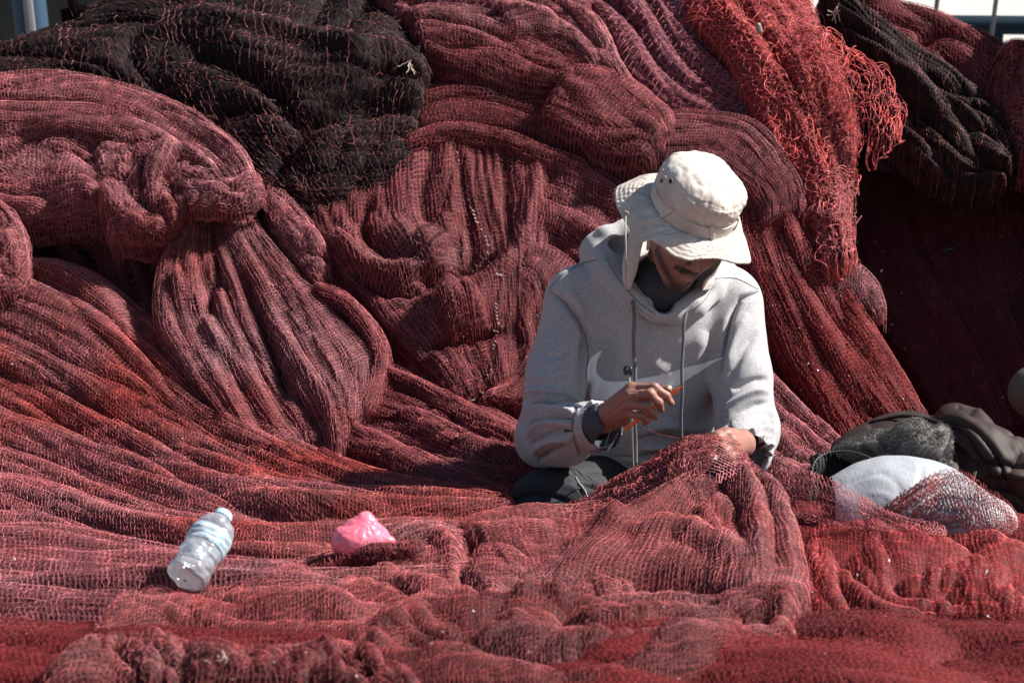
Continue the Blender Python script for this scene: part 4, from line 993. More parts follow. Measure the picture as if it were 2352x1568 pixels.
for pts, rs in zip(fing, ((0.0105, 0.0098, 0.0088, 0.0072), (0.0105, 0.0098, 0.0088, 0.0074), (0.0100, 0.0092, 0.0082, 0.0070), (0.0090, 0.0083, 0.0076, 0.0066))):
    P = [z3(*p) for p in pts]; f.chain(P, rs, KH)
    f.ell(P[1], (rs[1] * 1.07,) * 3, None, 0.003)
f.chain([z3(560, 520, 5.135), z3(820, 400, 5.125), z3(1050, 310, 5.108), z3(1205, 258, 5.098)], (0.017, 0.0125, 0.0105, 0.0095), 0.008)
# his left hand
wl = z3(2140, 960, 5.20)
for m in (z3(1950, 840, 5.10), z3(1985, 900, 5.09), z3(2020, 970, 5.09), z3(2060, 1040, 5.10)): f.cap(wl, m, 0.023, 0.015, 0.016)
lf = [[(1925, 800, 5.105), (1830, 850, 5.075), (1790, 960, 5.065), (1850, 1010, 5.075)],
      [(1985, 900, 5.09), (1880, 985, 5.060), (1870, 1070, 5.062), (1930, 1090, 5.08)],
      [(2020, 970, 5.09), (1940, 1070, 5.062), (1935, 1140, 5.068), (1990, 1150, 5.085)],
      [(2060, 1040, 5.10), (2000, 1130, 5.070), (1995, 1190, 5.075), (2045, 1195, 5.09)]]
for pts in lf: f.chain([z3(*p) for p in pts], (0.0105, 0.0100, 0.0088, 0.0075), 0.0045)
f.chain([z3(2040, 850, 5.13), z3(1950, 830, 5.085), z3(1850, 880, 5.062), z3(1760, 905, 5.060)], (0.016, 0.0115, 0.0105, 0.0085), 0.006)
Vb, Fb = f.mesh(1); Vb, Fb = largest(Vb, Fb)
def zz(*p): return [(1317.1 + 0.18 * x, 846.7 + 0.18 * y) for x, y in p]
near = Vb[:, 1] < 5.19
Vd = stroke_disp(Vb, vnormals(Vb, Fb), [(zz((700, 260), (520, 420), (400, 560)), 2.5, 0.0022), (zz((680, 360), (500, 500), (400, 600)), 2.2, 0.0020), (zz((660, 470), (500, 590), (420, 640)), 2.2, 0.0018),
    (zz((700, 300), (560, 430), (440, 560)), 2.2, -0.0016), (zz((680, 410), (540, 530), (440, 610)), 2.2, -0.0016), (zz((1010, 215), (1050, 290)), 1.6, -0.0016), (zz((950, 290), (1000, 365)), 1.6, -0.0016), (zz((900, 440), (960, 510)), 1.6, -0.0014),
    (zz((1165, 320), (1215, 375)), 1.4, -0.0014), (zz((1065, 405), (1120, 450)), 1.4, -0.0014), (zz((860, 290), (700, 300)), 2.2, -0.002), (zz((830, 400), (680, 410)), 2.2, -0.002), (zz((800, 525), (650, 525)), 2.2, -0.002),
    (zz((1900, 770), (1950, 830), (2010, 860)), 2.0, -0.0016), (zz((1860, 900), (1900, 960)), 1.6, -0.0015), (zz((1780, 870), (1790, 930)), 1.4, -0.0012)])
Vb = np.where(near[:, None], Vd, Vb)
loc = (Vb - HC) @ HR
bx, by, bz = loc[:, 0], loc[:, 1], loc[:, 2]
def g(v, c, s_): return np.exp(-((v - c) / s_) ** 2)
face = (bz > 0.02) & (np.abs(bx) < 0.075) & (by < 0.03) & (by > -0.13)
beard = np.zeros(len(Vb))
mo = g(by, -0.0405 - 0.22 * np.abs(bx), 0.0066) * (np.abs(bx) < 0.033) * (bz > 0.07)
ch = 1.4 * g(by, -0.100, 0.016) * g(bx, 0, 0.028) * (bz > 0.045)
so = g(by, -0.076, 0.004) * g(bx, 0, 0.007)
jw = 0.55 * g(by + 0.95 * np.abs(bx) * 0 + 0.1, 0.0, 0.02) * (np.abs(bx) > 0.0)
jl = 1.1 * np.clip(1 - np.abs(by + 0.095 - 0.9 * np.clip(np.abs(bx) - 0.015, 0, 1)) / 0.02, 0, 1) * (bz > 0.0)
eb = g(by, 0.036, 0.004) * (np.abs(np.abs(bx) - 0.032) < 0.018) * (bz > 0.06)
beard = np.clip(np.maximum.reduce([mo * 1.8, ch, so * 0.8, jl, eb]), 0, 1) * face
hair = ((by > -0.01) & (bz < 0.035) & (np.abs(bx) > 0.05) & (np.abs(bx) < 0.074)) | ((bz < -0.03) & (by > -0.05) & (np.linalg.norm(loc, axis=1) < 0.14))
beard = np.maximum(beard, hair * 0.9)
body = mesh_np('body', Vb, [(Fb, 0, True)], [M_skin], parent=man, attr={'beard': beard})

M_nail = mat('fingernail', (0.50, 0.30, 0.24), 0.3, 0.5)
TBd = bvh(Vb, Fb)
for (x, y, ang, sz) in ((1240, 405, -55, 1.0), (1118, 500, -72, 0.9), (1225, 245, 20, 0.9), (1790, 900, 15, 1.25), (1048, 600, -65, 0.8)):
    a = math.radians(ang); G = np.zeros((6, 8, 3)); okn = True
    for i in range(6):
        for j in range(8):
            u_, v_ = (j / 7 - 0.5) * 62 * sz, (i / 5 - 0.5) * 44 * sz * (1 - 0.35 * abs(j / 7 - 0.5) * 2)
            h_ = hit(TBd, 1317.1 + 0.18 * (x + math.cos(a) * u_ + math.sin(a) * v_), 846.7 + 0.18 * (y - math.sin(a) * u_ + math.cos(a) * v_), 0.0005)
            if h_ is None or h_[1] > 5.15: okn = False
            G[i, j] = h_ if h_ is not None else 0
    if okn and np.ptp(G[..., 1]) < 0.012: mesh_np('fingernail', G.reshape(-1, 3), [(grid_faces(6, 8), 0, True)], [M_nail], parent=body)
# ---- inner shirt, seen at the neck and at the right cuff
f = Field((q(1400, 760, 5.5)[0] - .02, 5.25, q(1500, 800, 5.5)[2] - .03), (q(1640, 600, 5.5)[0] + .03, 5.72, q(1500, 560, 5.5)[2]), 0.003)
f.cap(q(1515, 690, 5.53), q(1526, 645, 5.462), 0.070, 0.072, 0.01)
f.cap(q(1495, 688, 5.46), q(1550, 686, 5.455), 0.030, 0.026, 0.03)
V, F = f.mesh(2); V, F = largest(V, F); N = vnormals(V, F)
V = V + N * (0.004 * noise3(V, 28, 3))[:, None]
mesh_np('undershirt', V, [(F, 0, True)], [M_shirt], parent=man)
# ribbed dark cuff at the right wrist, its edge rolled
ax = (RW - RE) / np.linalg.norm(RW - RE)
f = Field(q(1375, 985, 5.18) - 0.11, q(1375, 985, 5.18) + 0.11, 0.0025)
f.cap(q(1345, 985, 5.24), q(1388, 968, 5.150), 0.047, 0.043, 0.005)
f.cap(q(1365, 1005, 5.20), q(1398, 1004, 5.145), 0.031, 0.026, 0.012)
f.cap(q(1365, 975, 5.21), q(1425, 945, 5.10), 0.037, 0.036, 0.004, 's')
f.cap(q(1385, 1004, 5.165), q(1415, 1004, 5.10), 0.025, 0.026, 0.004, 's')
V, F = f.mesh(1); V, F = largest(V, F)
tt = (V - RE) @ ax; pr = V - RE - tt[:, None] * ax; an = np.arctan2(pr[:, 2], pr[:, 0]); N = vnormals(V, F)
V = V + N * (0.0012 * np.sin(an * 44))[:, None]
mesh_np('shirt_cuff', V, [(F, 0, True)], [mat('slate_rib_knit', (0.055, 0.064, 0.078), 0.9, 0.15, bump=(500, 0.4, 0.001), var=((0.085, 0.095, 0.11), 200, 0.2))], parent=man)
P = cr(np.array([(1402, 985, 5.105), (1389, 1024, 5.10), (1372, 1026, 5.10), (1369, 1040, 5.10), (1385, 1040, 5.105), (1400, 1028, 5.11), (1412, 1008, 5.115), (1420, 992, 5.12)]), 70)
P = W(P[:, 0], P[:, 1], P[:, 2])
V, F = tube_path(P, 0.0009 + 0.0004 * np.sin(np.arange(70) * 2.2)[None, :], 6)
mesh_np('cuff_stitching', V, [(F, 0, True)], [mat('grey_overlock_thread', (0.20, 0.20, 0.22), 0.8, 0.2)], parent=man)
# ---- hoodie
f = Field((-0.16, 5.00, 0.03), (0.82, 5.90, 0.92), 0.0029)
f.cap(q(1478, 1075, 5.66), q(1490, 880, 5.60), 0.175, 0.165, 0.03, sq=(1, 1.35, 1))
f.cap(q(1492, 880, 5.60), q(1500, 740, 5.56), 0.165, 0.160, 0.03, sq=(1, 1.30, 1))
f.cap(q(1330, 690, 5.575), q(1672, 695, 5.57), 0.072, 0.072, 0.04)
f.cap(q(1330, 665, 5.57), q(1500, 640, 5.53), 0.045, 0.055, 0.04); f.cap(q(1672, 665, 5.57), q(1540, 630, 5.53), 0.047, 0.055, 0.04)
f.cap(q(1318, 700, 5.57), q(1280, 860, 5.49), 0.068, 0.070, 0.03); f.cap(q(1280, 860, 5.49), q(1262, 990, 5.42), 0.068, 0.070, 0.02)
f.cap(q(1264, 995, 5.42), q(1374, 979, 5.185), 0.068, 0.053, 0.02); f.cap(q(1245, 1010, 5.44), q(1300, 1010, 5.33), 0.062, 0.060, 0.02)
f.cap(q(1682, 705, 5.56), q(1700, 860, 5.49), 0.070, 0.070, 0.03); f.cap(q(1700, 860, 5.49), q(1718, 985, 5.43), 0.068, 0.070, 0.02)
f.cap(q(1720, 990, 5.43), q(1722, 1040, 5.25), 0.069, 0.050, 0.02)
# hood and its crossed collar
f.chain([q(1378, 570, 5.60), q(1395, 542, 5.58), q(1440, 530, 5.60), q(1520, 540, 5.64), q(1610, 560, 5.64), q(1650, 612, 5.58)], (0.030, 0.026, 0.030, 0.04, 0.04, 0.035), 0.012)
f.chain([q(1375, 575, 5.58), q(1400, 625, 5.50), q(1450, 680, 5.44), q(1505, 714, 5.405), q(1545, 722, 5.40)], (0.032, 0.032, 0.030, 0.026, 0.022), 0.014)
f.chain([q(1648, 618, 5.56), q(1630, 660, 5.48), q(1595, 702, 5.42), q(1550, 722, 5.405)], (0.034, 0.032, 0.028, 0.022), 0.014)
f.chain([q(1378, 580, 5.60), q(1420, 620, 5.58), q(1480, 650, 5.56)], (0.045, 0.05, 0.05), 0.03)
# neck opening, hem, cuffs
f.cap(q(1535, 560, 5.40), q(1520, 672, 5.455), 0.066, 0.050, 0.012, 's')
f.cap(q(1535, 640, 5.30), q(1526, 702, 5.40), 0.034, 0.020, 0.012, 's'); f.cap(q(1500, 660, 5.36), q(1524, 704, 5.40), 0.03, 0.014, 0.012, 's')
f.cap(q(1412, 570, 5.56), q(1440, 565, 5.54), 0.020, 0.022, 0.008, 's')
c = q(1384, 976, 5.165)
f.cut(c, (RW - RE) / np.linalg.norm(RW - RE), c - 0.075, c + np.array([0.075, 0.075, 0.075]))
f.cap(c, q(1345, 988, 5.24), 0.047, 0.044, 0.003, 's')
c2 = q(1722, 1042, 5.225); n2 = (c2 - LE) / np.linalg.norm(c2 - LE)
f.cut(c2, n2, c2 - 0.075, c2 + 0.075)
f.cap(c2, c2 - n2 * 0.03, 0.041, 0.038, 0.003, 's')
hz = q(1478, 1088, 5.56)[2]
f.cut(np.array([0, 0, hz]), np.array([0, 0, -1.0]), np.array([-0.16, 5.0, 0.0]), np.array([0.82, 5.9, hz + 0.02]))
V, F = f.mesh(2); V, F = largest(V, F)
N = vnormals(V, F)
V = V + N * (0.0035 * noise3(V, 9, 21) + 0.0012 * noise3(V, 26, 22))[:, None]
N = vnormals(V, F)
R_, C_ = 0.0085, -0.0085
hs = [  # photo-left sleeve
    ([(1258, 672), (1290, 690), (1335, 745), (1352, 800), (1346, 870)], 6, -0.010), ([(1300, 660), (1330, 700), (1348, 740)], 9, 0.005),
    ([(1200, 905), (1240, 900), (1290, 905), (1335, 925)], 7, R_), ([(1205, 930), (1250, 922), (1300, 925), (1335, 935)], 5, C_),
    ([(1198, 955), (1240, 940), (1290, 942), (1325, 948)], 7, R_), ([(1205, 985), (1235, 960), (1280, 955), (1318, 960)], 5, C_),
    ([(1210, 1005), (1240, 978), (1280, 972), (1318, 975)], 6, R_), ([(1215, 1025), (1245, 1000), (1285, 990), (1315, 992)], 5, C_),
    ([(1222, 1045), (1255, 1018), (1290, 1008), (1315, 1010)], 6, R_), ([(1235, 1060), (1262, 1038), (1300, 1025)], 5, C_),
    ([(1325, 925), (1318, 985), (1335, 1045)], 3.5, -0.006), ([(1330, 925), (1324, 985), (1342, 1045)], 4, 0.003),
    ([(1215, 860), (1250, 870), (1310, 850)], 10, 0.004), ([(1228, 800), (1260, 820), (1320, 800)], 9, -0.003),
    # photo-right sleeve
    ([(1745, 672), (1700, 690), (1672, 750), (1655, 830), (1645, 880)], 6, -0.009), ([(1720, 720), (1690, 770), (1668, 850)], 9, 0.005), ([(1740, 760), (1705, 810), (1670, 880)], 8, -0.004),
    ([(1782, 955), (1745, 950), (1700, 965), (1670, 1000)], 7, R_), ([(1785, 975), (1748, 970), (1710, 985), (1688, 1010)], 4.5, C_),
    ([(1787, 992), (1752, 988), (1718, 1000), (1700, 1020)], 5, R_), ([(1786, 1012), (1758, 1006), (1728, 1016), (1712, 1040)], 4, C_),
    ([(1785, 1030), (1762, 1024), (1740, 1032), (1728, 1060)], 4.5, R_), ([(1780, 1050), (1764, 1044), (1748, 1052), (1738, 1080)], 4, C_),
    ([(1770, 900), (1730, 900), (1680, 930), (1655, 965)], 8, 0.007), ([(1768, 925), (1735, 925), (1695, 945), (1665, 980)], 5, -0.007), ([(1765, 870), (1725, 875), (1680, 895)], 7, -0.005),
    # torso
    ([(1352, 760), (1340, 830), (1345, 930)], 10, -0.010), ([(1375, 860), (1358, 920), (1380, 950)], 8, 0.004),
    ([(1480, 990), (1530, 975), (1600, 985), (1650, 965)], 11, 0.008), ([(1460, 1012), (1520, 1003), (1590, 1008), (1640, 1000)], 6, -0.008),
    ([(1470, 1030), (1530, 1025), (1600, 1020)], 7, 0.007), ([(1460, 1048), (1520, 1046), (1590, 1036)], 4, -0.007), ([(1440, 1058), (1520, 1060), (1590, 1052)], 6, 0.004),
    ([(1410, 1050), (1480, 1052), (1560, 1060)], 2.6, -0.004),
    ([(1400, 750), (1392, 800), (1400, 860)], 14, -0.004), ([(1480, 760), (1500, 830), (1540, 860)], 16, 0.004), ([(1620, 760), (1600, 840), (1640, 900)], 16, 0.005), ([(1650, 760), (1640, 830), (1630, 900)], 10, -0.005),
    # collar seams
    ([(1352, 590), (1385, 640), (1440, 690), (1500, 738), (1560, 745)], 3.5, -0.0025), ([(1385, 560), (1415, 610), (1460, 660), (1515, 700)], 3, -0.0014), ([(1650, 645), (1610, 705), (1560, 740)], 3.5, -0.0025),
    ([(1258, 668), (1280, 640), (1330, 608), (1370, 600)], 2.4, -0.002)]
V = stroke_disp(V, N, hs, scale=1.9)
V = relax(V, F, 0.15)
Vh, Fh = V, F
hood = mesh_np('hoodie', Vh, [(Fh, 0, True)], [M_grey], parent=man)
TH = bvh(Vh, Fh)
# ---- print on the chest: a broad hooked stroke
def z2(x, y): return (1157.2 + 0.3899 * x, 564.5 + 0.3899 * y)
up_ = cr(np.array([z2(*p) for p in [(583, 612), (560, 655), (545, 705), (552, 750), (580, 782), (620, 795), (690, 797), (780, 785), (880, 765), (980, 742), (1080, 712), (1190, 685), (1303, 655)]]), 150)
dn_ = cr(np.array([z2(*p) for p in [(583, 612), (520, 650), (493, 700), (488, 760), (497, 830), (520, 900), (560, 945), (640, 975), (740, 968), (860, 915), (980, 850), (1110, 765), (1230, 695), (1303, 655)]]), 150)
G = np.zeros((16, 150, 3)); 
for i in range(16):
    for j in range(150):
        a = i / 15; p = up_[j] * (1 - a) + dn_[j] * a
        G[i, j] = hit(TH, p[0], p[1], 0.0022, default=G[max(i - 1, 0), max(j - 1, 0)])
# keep the print on the torso where an arm crosses in front of it
for _ in range(2):
    dY = G[..., 1]; med = np.median(dY)
bad = G[..., 1] < np.median(G[..., 1]) - 0.09
V, F = G.reshape(-1, 3), grid_faces(16, 150); F = F[~bad.reshape(-1)[F].any(1)]; V, F = largest(V, F)
pr = mesh_np('chest_print', V, [(F, 0, True)], [M_print], parent=hood)
# ---- stitched seams
M_seam = mat('seam_thread', (0.14, 0.14, 0.155), 0.9, 0.1)
for pts in ([(1262, 668), (1290, 688), (1332, 742), (1350, 800), (1346, 860)], [(1742, 668), (1702, 690), (1674, 750), (1656, 820)], [(1262, 664), (1290, 636), (1330, 608), (1372, 596)],
            [(1322, 930), (1314, 985), (1330, 1046)], [(1400, 585), (1425, 628), (1470, 680), (1512, 712)], [(1392, 592), (1417, 636), (1462, 690), (1506, 722)], [(1640, 655), (1612, 695), (1570, 722)], [(1640, 640), (1690, 640), (1740, 664)]):
    C = cr(np.array(pts, float), 60); P = [hit(TH, x, y, 0.0004) for x, y in C]; P = np.array([p for p in P if p is not None])
    for _ in range(2): P[1:-1] = (P[:-2] + P[1:-1] * 2 + P[2:]) / 4
    if len(P) > 10 and np.abs(np.diff(P[:, 1])).max() < 0.03:
        V, F = tube_path(P, 0.0010, 5); mesh_np('seam', V, [(F, 0, True)], [M_seam], parent=hood)
# ---- drawcords of the hood: flat grey cords
def cord(name, pts, r, m, parent, n=60, flat=False, off=0.004, tip=True):
    C = cr(np.array(pts, float), n); P = []
    for x, y, Y in C:
        if Y > 0: P.append(q(x, y, Y))
        else: P.append(hit(TH, x, y, off, default=q(x, y, 5.4)))
    P = np.array(P)
    for _ in range(3): P[1:-1] = (P[:-2] + P[1:-1] * 2 + P[2:]) / 4
    V, F = tube_path(P, r, 8)
    if flat:
        V = V.reshape(n, 8, 3); c = V.mean(1, keepdims=True); V = (c + (V - c) * np.array([1.0, 0.45, 1.0])).reshape(-1, 3)
    return mesh_np(name, V, [(F, 0, True)], [m], parent=parent)
cord('drawcord', [(1453, 690, 5.405), (1457, 730, 5.39), (1455, 790, 5.385), (1459, 860, 5.37), (1456, 930, 5.37), (1460, 1010, 5.38), (1461, 1085, 5.37)], 0.0042, M_cord, hood, flat=True)
cord('drawcord', [(1577, 718, 5.375), (1571, 745, 5.365), (1569, 800, 5.365), (1566, 850, 5.36), (1567, 900, 5.36), (1564, 960, 5.37), (1566, 1028, 5.38)], 0.0038, M_cord, hood, flat=True)

# ---- trousers
f = Field((-0.12, 5.0, -0.02), (0.74, 5.92, 0.34), 0.0036)
f.cap(q(1400, 1120, 5.66), q(1550, 1120, 5.66), 0.125, 0.125, 0.03, sq=(1, 1.1, 1.15))
f.cap(q(1420, 1125, 5.62), q(1252, 1152, 5.32), 0.092, 0.072, 0.03); f.cap(q(1248, 1156, 5.32), q(1470, 1220, 5.18), 0.070, 0.050, 0.02)
f.cap(q(1540, 1125, 5.62), q(1728, 1152, 5.34), 0.092, 0.072, 0.03); f.cap(q(1728, 1156, 5.34), q(1530, 1205, 5.28), 0.066, 0.050, 0.02)
V, F = f.mesh(2); V, F = largest(V, F); N = vnormals(V, F)
V = V + N * (0.004 * noise3(V, 8, 31) + 0.0016 * noise3(V, 24, 32))[:, None]
V = stroke_disp(V, vnormals(V, F), [([(1180, 1120), (1240, 1110), (1320, 1120), (1380, 1150)], 8, 0.007), ([(1175, 1150), (1230, 1135), (1290, 1145), (1330, 1175)], 5, -0.007),
    ([(1190, 1165), (1240, 1150), (1290, 1165)], 6, 0.006), ([(1300, 1102), (1360, 1112), (1430, 1118)], 5, 0.006), ([(1310, 1115), (1370, 1124), (1430, 1130)], 3.5, -0.006), ([(1290, 1082), (1380, 1088), (1470, 1080)], 4, -0.005), ([(1318, 1100), (1330, 1125), (1355, 1145)], 3, -0.005)])
tr = mesh_np('trousers', V, [(F, 0, True)], [M_pant], parent=man)
TT = bvh(V, F)
P = cr(np.array([(1322, 1098, 0), (1330, 1112, 0), (1345, 1128, 0), (1352, 1145, 0)], float), 40)
P = np.array([hit(TT, x, y, 0.002, default=q(x, y, 5.4)) for x, y, _ in P]); V, F = tube_path(P, 0.0018 + 0.0008 * np.sin(np.arange(40) * 2.0)[None, :], 6)
mesh_np('zip', V, [(F, 0, True)], [mat('grey_zip', (0.30, 0.30, 0.32), 0.4, 0.5)], parent=tr)

# ---- hat
RC = q(1588, 484, 5.36 - 0.012)              # centre of the seam between brim and crown
HatR = frame(23, 33, 24)
def hatp(ph, rad, h, rx=0.095, rz=0.107):
    """angle from the face, radius factor, height above the seam"""
    x = np.sin(ph) * rad * rx; z = np.cos(ph) * rad * rz
    return RC + np.stack([x, h + 0 * x, z], -1) @ HatR.T
na = 220; ph = np.linspace(-math.pi, math.pi, na, endpoint=False)
prof = np.array([(0.0, 1.0), (0.012, 1.005), (0.034, 1.02), (0.055, 1.04), (0.074, 1.03), (0.087, 0.98), (0.095, 0.92), (0.104, 0.80), (0.111, 0.62), (0.116, 0.40), (0.118, 0.2), (0.1185, 0.02)])
pc = cr(np.column_stack([prof * np.array([1, 0.1]), np.zeros(len(prof))]), 70); hh = pc[:, 0]; rr = pc[:, 1] * 10
G = np.zeros((70, na, 3))
for i in range(70):
    pleat = 0.018 * np.exp(-((hh[i] - 0.082) / 0.014) ** 2) * noise(ph * 11, 0 * ph + 2, 5) + 0.035 * noise(np.cos(ph) * 1.3 + 9, np.sin(ph) * 1.3 + hh[i] * 22, 6) + 0.018 * (np.abs(noise(np.cos(ph) * 3.5 + 5, np.sin(ph) * 3.5 + hh[i] * 45, 7)) * 2 - 0.6) + 0.007 * noise(ph * 7, 0 * ph + hh[i] * 90, 8)
    seam = -0.012 * np.exp(-((hh[i] - 0.088) / 0.0016) ** 2) - 0.010 * np.exp(-((hh[i] - 0.036) / 0.0014) ** 2)
    G[i] = hatp(ph, rr[i] * (1 + pleat * min(1, rr[i]) + seam), hh[i] + (0.010 * noise(np.cos(ph) * 1.2 * rr[i], np.sin(ph) * 1.2 * rr[i] + 3, 12) + 0.004 * np.abs(noise(np.cos(ph) * 4 * rr[i], np.sin(ph) * 4 * rr[i] + 3, 13)) - 0.004) * (hh[i] > 0.08))
Vc, Fc = G.reshape(-1, 3), grid_faces(70, na, closed=True)
# brim: the outer edge as in the photograph, the back of it behind the head
HY = 5.36
edge = [(-180, 1560, 405, .17), (-150, 1470, 405, .13), (-125, 1416, 430, .08), (-108, 1412, 442, .05), (-88, 1413, 462, .01), (-70, 1422, 487, -.03), (-52, 1442, 520, -.07), (-37, 1468, 552, -.10), (-29, 1476, 556, -.115),
        (-20, 1490, 549, -.125), (-8, 1515, 562, -.14), (6, 1545, 589, -.15), (22, 1580, 600, -.155), (40, 1612, 595, -.145), (58, 1648, 595, -.12), (74, 1688, 606, -.085), (87, 1724, 607, -.04), (97, 1722, 585, -.01), (112, 1708, 550, .05), (130, 1700, 505, .10), (155, 1650, 440, .15), (180, 1560, 405, .17)]
ea = np.radians([e[0] for e in edge]); EP = np.array([q(e[1], e[2], HY + e[3]) for e in edge])
out = np.stack([np.interp(ph, ea, EP[:, k]) for k in range(3)], -1)
for _ in range(3): out = (np.roll(out, 1, 0) + out * 2 + np.roll(out, -1, 0)) / 4
ring = hatp(ph, 1.0, 0.0)
nb = 26; Gb = np.zeros((nb, na, 3)); st = np.zeros((nb, na))
Un = HatR[:, 1]
for i in range(nb):
    a = i / (nb - 1)
    rip = 0.0045 * math.sin(math.pi * min(a * 1.0, 1)) * noise(ph * 7, 0 * ph + a * 3, 14) + 0.0016 * noise(ph * 16, 0 * ph + a * 2, 15)
    Gb[i] = ring * (1 - a) + out * a + Un * (0.016 * math.sin(math.pi * a) * 0.8 + rip[:, None]); st[i] = a * 9
Vt = Gb.reshape(-1, 3); Nb = normals_grid(np.concatenate([Gb, Gb[:, :1]], 1))[:, :-1].reshape(-1, 3)
if (Nb @ Un).mean() < 0: Nb = -Nb
o = nb * na
Vbr = np.concatenate([Vt + Nb * 0.0016, Vt - Nb * 0.0016])
Fbr = [grid_faces(nb, na, closed=True), grid_faces(nb, na, closed=True, off=o)[:, ::-1]]
e = (nb - 1) * na + np.arange(na); e2 = np.roll(e, -1); Fbr.append(np.stack([e, e2, e2 + o, e + o], -1))
e = np.arange(na); e2 = np.roll(e, -1); Fbr.append(np.stack([e2, e, e + o, e2 + o], -1)); Fbr = np.concatenate(Fbr)
hat = mesh_np('hat', np.concatenate([Vc, Vbr]), [(Fc, 0, True), (Fbr + len(Vc), 0, True)], [M_hat], parent=man,
              attr={'stitch': np.concatenate([np.zeros(len(Vc)), st.ravel(), st.ravel()])})
# band, loops, eyelets
bh = np.linspace(0.002, 0.033, 8); G = np.array([hatp(ph, 1.022 + 0.30 * h + 0.006 * noise(ph * 5, 0 * ph + h * 60, 17) + 0.004 * noise(ph * 17, 0 * ph, 18), h + 0.0015 * np.sin(ph * 3)) for h in bh])
G = np.concatenate([G[:, :], G[:, :1]], 1); V, F = solid(G, 0.002)
hb = mesh_np('hat_band', V, [(F, 0, True)], [M_hat], parent=hat, attr={'stitch': np.zeros(len(V))})
for a0, slant in ((-58, 0.10), (8, -0.10), (62, -0.03), (118, 0)):
    a0 = math.radians(a0); w_ = 0.055
    G = np.array([[hatp(np.array(a0 + slant * (k / 7 - 0.5) * 2.0 + w_ * s_), np.array(1.05 + 0.022 * math.sin(math.pi * k / 7)), np.array(-0.002 + 0.040 * k / 7)) for s_ in (-1, -0.5, 0, 0.5, 1)] for k in range(8)])
    V, F = solid(G.reshape(8, 5, 3), 0.0025)
    mesh_np('band_loop', V, [(F, 0, True)], [M_hat], parent=hat, attr={'stitch': np.zeros(len(V))})
M_brass = mat('dull_brass', (0.22, 0.18, 0.13), 0.4, 0.5, metallic=0.6); M_hole = mat('eyelet_hole', (0.01, 0.01, 0.012), 0.9, 0.1)
TC = bvh(Vc, Fc)
for ex, ey, er in ((1542, 417, 0.0052), (1521, 416, 0.0040)):
    c = hit(TC, ex, ey, 0.0012); d = CAM - c; nn = (c - (RC + Un * 0.05)); nn -= Un * (nn @ Un) * 0.6; nn /= np.linalg.norm(nn)
    a1 = np.cross(nn, Un); a1 /= np.linalg.norm(a1); a2 = np.cross(nn, a1)
    t = np.linspace(0, 2 * math.pi, 20, endpoint=False)
    P = c + nn * 0.001 + er * (np.cos(t)[:, None] * a1 + np.sin(t)[:, None] * a2)
    P = np.vstack([P, P[:2]])
    V, F = tube_path(P, 0.0011, 6)
    ob = mesh_np('eyelet', V, [(F, 0, True)], [M_brass], parent=hat)
    D = np.vstack([[c + nn * 0.0008], c + nn * 0.0008 + er * (np.cos(t)[:, None] * a1 + np.sin(t)[:, None] * a2)])
    Fd = np.array([[0, 1 + i, 1 + (i + 1) % 20] for i in range(20)])
    mesh_np('hole', D, [(Fd, 0, False)], [M_hole], parent=ob)
# cloth flap that hangs from the hat over the neck, seen either side of the face
G = loft_px([[(1512, 480, 5.41), (1472, 500, 5.43), (1446, 490, 5.50), (1500, 450, 5.56), (1600, 470, 5.56), (1650, 520, 5.50), (1668, 550, 5.42)],
             [(1480, 545, 5.38), (1456, 560, 5.41), (1440, 560, 5.48), (1500, 545, 5.58), (1600, 555, 5.58), (1650, 575, 5.49), (1658, 595, 5.40)],
             [(1470, 590, 5.38), (1450, 600, 5.39), (1432, 600, 5.44), (1490, 600, 5.56), (1600, 610, 5.55), (1648, 615, 5.46), (1640, 625, 5.38)],
             [(1462, 625, 5.385), (1448, 645, 5.38), (1432, 640, 5.42), (1480, 640, 5.53), (1590, 640, 5.52), (1640, 642, 5.44), (1618, 645, 5.38)],
             [(1456, 640, 5.39), (1446, 664, 5.38), (1436, 656, 5.41), (1480, 655, 5.53), (1590, 650, 5.52), (1632, 662, 5.43), (1612, 668, 5.38)]], 90, 40)
G = G + 0.004 * noise(np.linspace(0, 9, 90)[None, :], np.linspace(0, 3, 40)[:, None], 4)[..., None] * np.array([0.5, 1, 0.2])
V, F = solid(G, 0.0022)
mesh_np('neck_flap', V, [(F, 0, True)], [M_hat], parent=hat, attr={'stitch': np.zeros(len(V))})
# chin cord of the hat with its toggle
cord('chin_cord', [(1437, 494, 5.27), (1437, 560, 5.22), (1438, 690, 5.25), (1440, 800, 5.28), (1443, 850, 5.28), (1447, 880, 5.27), (1452, 950, 5.22), (1452, 1000, 5.24), (1455, 1086, 5.27)], 0.0019, M_twine, hat, n=90)
P = W(np.array([1437, 1433, 1438, 1443, 1438]), np.array([494, 489, 486, 490, 494]), 5.268); V, F = tube_path(cr(P, 20), 0.0022, 6)
mesh_np('cord_knot', V, [(F, 0, True)], [M_twine], parent=hat)
f = Field(q(1443, 852, 5.272) - 0.03, q(1443, 852, 5.272) + 0.03, 0.0012)
f.ell(q(1437, 851, 5.275), (0.0055, 0.006, 0.011), None, 0.002); f.ell(q(1448, 852, 5.275), (0.0055, 0.006, 0.011), None, 0.002); f.ell(q(1442.5, 851.5, 5.275), (0.006, 0.005, 0.006), None, 0.002)
V, F = f.mesh(1)
mesh_np('cord_toggle', V, [(F, 0, True)], [M_blackp], parent=hat)

